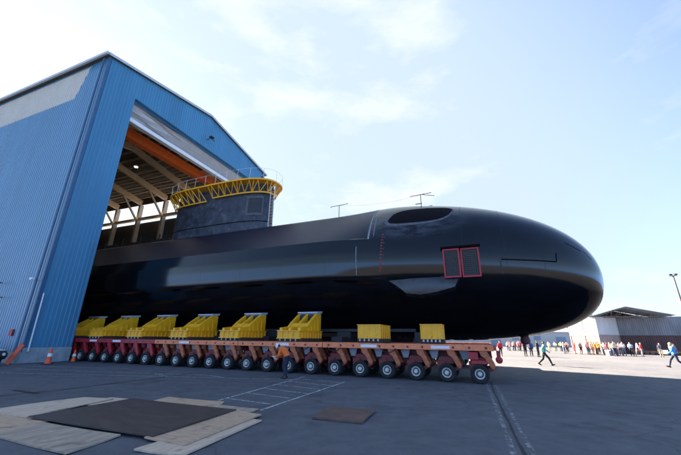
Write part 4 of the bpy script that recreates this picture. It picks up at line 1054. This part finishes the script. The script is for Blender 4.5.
crowd = [
 ((38.3,58.2),'hold','black_c','black_c','person in black at the left end of the crowd, by the container corner',.8),
 ((39.2,57.0),'stand','redc','redc','person dressed all in red in front of the white container',1.0),
 ((39.5,55.6),'hold','greyc','greyc','person in grey jacket standing right of the one all in red',1.0),
 ((39.6,54.2),'stand','hivis','denim','person in orange vest and blue jeans, first of the orange vests',1.0),
 ((40.2,54.6),'hold','yellowc','tanc','person in yellow top between two orange vests',.98),
 ((40.0,53.2),'hold','hivis','navy_c','person in orange vest and navy trousers, middle of the crowd',1.0),
 ((40.5,53.4),'stand','tanc','black_c','person in tan jacket right of the middle orange vest',1.0),
 ((40.0,51.9),'hold','pinkc','greyc','person in pink top behind the cool box',1.0),
 ((40.4,52.1),'stand','whitec','whitec','person all in white near the cool box',.95),
 ((38.8,49.7),'stand','creamc','navy_c','tall person in cream shirt and navy trousers right of the cool box',1.06),
 ((39.8,49.9),'hold','hivis','black_c','person in orange vest and black trousers, rightmost of the crowd',1.0),
 ((40.6,50.9),'stand','maroonc','denim','person in maroon jumper standing behind the rightmost orange vest',.97),
 ((41.3,57.3),'hold','skyc','denim','person in pale blue top at the back of the crowd by the faded container',.98),
 ((40.9,55.9),'stand','greenc','tanc','person in green top behind the first orange vests',1.0),
 ((39.0,54.9),'stand','navy_c','navy_c','person all in navy in front of the first orange vest',1.0),
 ((39.4,52.6),'hold','yellowc','black_c','person in yellow top and black trousers in front of the crowd middle',1.0),
 ((39.3,50.8),'stand','redc','denim','person in red top and jeans beside the cool box',.97),
 ((41.9,52.3),'hold','pinkc','navy_c','person in pink top and navy trousers inside the shelter mouth',.98),
 ((41.0,52.6),'stand','bluec','black_c','person in blue top at the mouth of the container shelter',.97)]
extra = [(37.2,57.6,'whitec','denim','white','blue','left of the one all in red'),(38.6,56.0,'greyc','black_c','grey','black','just right of the one all in red'),(38.3,54.2,'pinkc','denim','pink','blue','among the first orange vests'),
 (38.9,53.3,'creamc','tanc','cream','tan','among the first orange vests'),(39.2,51.9,'maroonc','black_c','maroon','black','left of the cool box'),(41.1,51.2,'hivis','hivis','orange','orange','right of the cool box'),
 (41.6,50.0,'whitec','greyc','white','grey','beside the left A-frame of the barricade'),(42.4,50.6,'skyc','black_c','pale blue','black','beside the left A-frame of the barricade'),(43.3,49.6,'redc','greyc','red','grey','behind the barricade'),
 (44.0,48.8,'navy_c','tanc','navy','tan','behind the barricade'),(44.9,48.2,'yellowc','navy_c','yellow','navy','behind the barricade'),(45.5,47.2,'greyc','denim','grey','blue','behind the right end of the barricade')]
for x, y, tp, tr, n1, n2, wh in extra: crowd.append(((x, y), random.choice(['stand','hold']), tp, tr, f'person in {n1} top and {n2} trousers {wh}', random.uniform(.95,1.05)))
for (x, y), ps, tp, tr, lab, s_ in crowd:
    x *= .955; y *= .955; x += random.uniform(-.35,.35); y += random.uniform(-.9,.9)
    person(ps, (x,y,0), R(random.uniform(120,260)), tp, tr, lab, sc_=s_, hair=random.choice(['hair_dark','hair_dark','hair_fair']), full=False, group='spectators in front of the container shelter')
far1 = [('pinkc','greyc'),('redc','denim'),('whitec','black_c'),('maroonc','navy_c'),('pinkc','black_c'),('creamc','denim'),('redc','black_c'),('skyc','navy_c'),('tanc','maroonc'),('whitec','denim'),('maroonc','greyc'),('redc','greyc')]
nmc = dict(pinkc='pink', redc='red', whitec='white', maroonc='maroon', creamc='cream', skyc='pale blue', tanc='tan', greyc='grey', denim='blue', black_c='black', navy_c='navy', hivis='orange', yellowc='yellow', tealc='teal', greenc='green')
for i, (tp, tr) in enumerate(far1):
    person(random.choice(['stand','hold']), (32.7+i*.33,66.8+(i % 3)*1.1,0), R(random.uniform(130,230)), tp, tr, f'far spectator in {nmc[tp]} top and {nmc[tr]} trousers, row left of the keel fitting', sc_=random.uniform(.94,1.04), full=False, group='far spectators beyond the front transporter')
far2 = [('whitec','tanc'),('creamc','greyc'),('whitec','greenc'),('skyc','tanc'),('creamc','black_c'),('yellowc','denim'),('pinkc','navy_c'),('greyc','black_c'),('whitec','navy_c'),('redc','navy_c')]
for i, (tp, tr) in enumerate(far2):
    person(random.choice(['stand','hold']), (41.3+i*.46,68.5-i*.2+(i % 2)*1.2,0), R(random.uniform(130,230)), tp, tr, f'far spectator in {nmc[tp]} top and {nmc[tr]} trousers, row right of the walker', sc_=random.uniform(.94,1.04), full=False, group='far spectators under the bow')

# ------------------------------------------------------------------ light, sky, camera
ldir = Vector((1.8, -.65, -1.0))
tr = Vector((ldir.x*math.cos(WA)+ldir.y*math.sin(WA), -ldir.x*math.sin(WA)+ldir.y*math.cos(WA), -1.0)).normalized()
to_sun = -tr; elev = math.asin(to_sun.z); az = math.atan2(to_sun.x, to_sun.y)
sl = bpy.data.lights.new('sun', 'SUN'); sl.energy = 5.0; sl.angle = R(.5); sl.color = (1.0, .84, .66)
so = bpy.data.objects.new('sun', sl); COL.objects.link(so); so.rotation_euler = tr.to_track_quat('-Z', 'Y').to_euler(); so.location = to_sun*200
w = bpy.data.worlds.new('World'); sc.world = w; w.use_nodes = True; nt = w.node_tree; bg = nt.nodes['Background']
sky = nt.nodes.new('ShaderNodeTexSky'); sky.sky_type = 'NISHITA'; sky.sun_disc = False; sky.sun_elevation = elev; sky.sun_rotation = az
sky.air_density = 1.0; sky.dust_density = 1.0; sky.ozone_density = 1.0
tc = nt.nodes.new('ShaderNodeTexCoord'); mp = nt.nodes.new('ShaderNodeMapping'); mp.inputs['Scale'].default_value = (1,1,2.6); mp.inputs['Location'].default_value = (.35,.1,.2)
nz = nt.nodes.new('ShaderNodeTexNoise'); nz.inputs['Scale'].default_value = 2.1; nz.inputs['Detail'].default_value = 9; nz.inputs['Roughness'].default_value = .58
nt.links.new(tc.outputs['Generated'], mp.inputs[0]); nt.links.new(mp.outputs[0], nz.inputs['Vector'])
sky.ozone_density = 2.5
rp = nt.nodes.new('ShaderNodeValToRGB'); rp.color_ramp.elements[0].position = .53; rp.color_ramp.elements[1].position = .70
rp.color_ramp.elements[0].color = (0,0,0,1); rp.color_ramp.elements[1].color = (1,1,1,1)
nt.links.new(nz.outputs['Fac'], rp.inputs[0])
# thin high veil of cloud on the sunward half of the sky, clear blue behind
dt = nt.nodes.new('ShaderNodeVectorMath'); dt.operation = 'DOT_PRODUCT'; nt.links.new(tc.outputs['Generated'], dt.inputs[0]); dt.inputs[1].default_value = Vector((-.35,.94,0)).normalized()
ve = nt.nodes.new('ShaderNodeMapRange'); ve.interpolation_type = 'SMOOTHSTEP'
ve.inputs['From Min'].default_value = -.12; ve.inputs['From Max'].default_value = .66; ve.inputs['To Min'].default_value = .0; ve.inputs['To Max'].default_value = 1
nt.links.new(dt.outputs['Value'], ve.inputs['Value'])
def mth(op, a, c):
    n_ = nt.nodes.new('ShaderNodeMath'); n_.operation = op; n_.use_clamp = True
    for i_, v in enumerate((a, c)):
        if isinstance(v, (int, float)): n_.inputs[i_].default_value = v
        else: nt.links.new(v, n_.inputs[i_])
    return n_.outputs[0]
def mixc(f, a, col):
    m_ = nt.nodes.new('ShaderNodeMix'); m_.data_type = 'RGBA'; m_.inputs[7].default_value = (*col, 1)
    if isinstance(f, (int, float)): m_.inputs[0].default_value = f
    else: nt.links.new(f, m_.inputs[0])
    nt.links.new(a, m_.inputs[6]); return m_.outputs[2]
# blue haze low on the side away from the sun, pale veil on the sunward side, then a few brighter puffs
away = nt.nodes.new('ShaderNodeMath'); away.operation = 'SUBTRACT'; away.inputs[0].default_value = 1; nt.links.new(ve.outputs[0], away.inputs[1])
sz = nt.nodes.new('ShaderNodeSeparateXYZ'); nt.links.new(tc.outputs['Generated'], sz.inputs[0])
lowm = nt.nodes.new('ShaderNodeMapRange'); lowm.interpolation_type = 'SMOOTHSTEP'; lowm.inputs['From Min'].default_value = .20; lowm.inputs['From Max'].default_value = .0
nt.links.new(sz.outputs['Z'], lowm.inputs['Value'])
c0 = mixc(mth('MULTIPLY', away.outputs[0], .45), sky.outputs[0], (.16,.38,1.05))
c1 = mixc(mth('MULTIPLY', mth('MULTIPLY', away.outputs[0], lowm.outputs[0]), .85), c0, (2.3,4.9,10.2))
c2 = mixc(mth('MULTIPLY', ve.outputs[0], .93), c1, (1.50,1.78,2.02))
c3 = mixc(mth('MULTIPLY', mth('MULTIPLY', rp.outputs[0], .8), ve.outputs[0]), c2, (2.3,2.35,2.4))
nt.links.new(c3, bg.inputs[0])
bg.inputs[1].default_value = .05
cam = bpy.data.cameras.new('camera'); co_ = bpy.data.objects.new('camera', cam); COL.objects.link(co_); sc.camera = co_
cam.sensor_width = 36; cam.lens = 36*.9844*334/681; cam.clip_end = 6000; cam.clip_start = .1
PI_, RO = .3263, .0115
Fv = Vector((0,math.cos(PI_),math.sin(PI_))); U = Vector((0,-math.sin(PI_),math.cos(PI_))); Rv = Vector((1,0,0))
R2 = Rv*math.cos(RO)+U*math.sin(RO); U2 = -Rv*math.sin(RO)+U*math.cos(RO)
m3 = Matrix((R2, U2, -Fv)).transposed(); co_.matrix_world = Matrix.Translation((0,0,1.809)) @ m3.to_4x4()
vw = sc.view_settings; vw.view_transform = 'Standard'; vw.look = 'None'; vw.exposure = 3.3; vw.gamma = 1.0; vw.use_curve_mapping = False
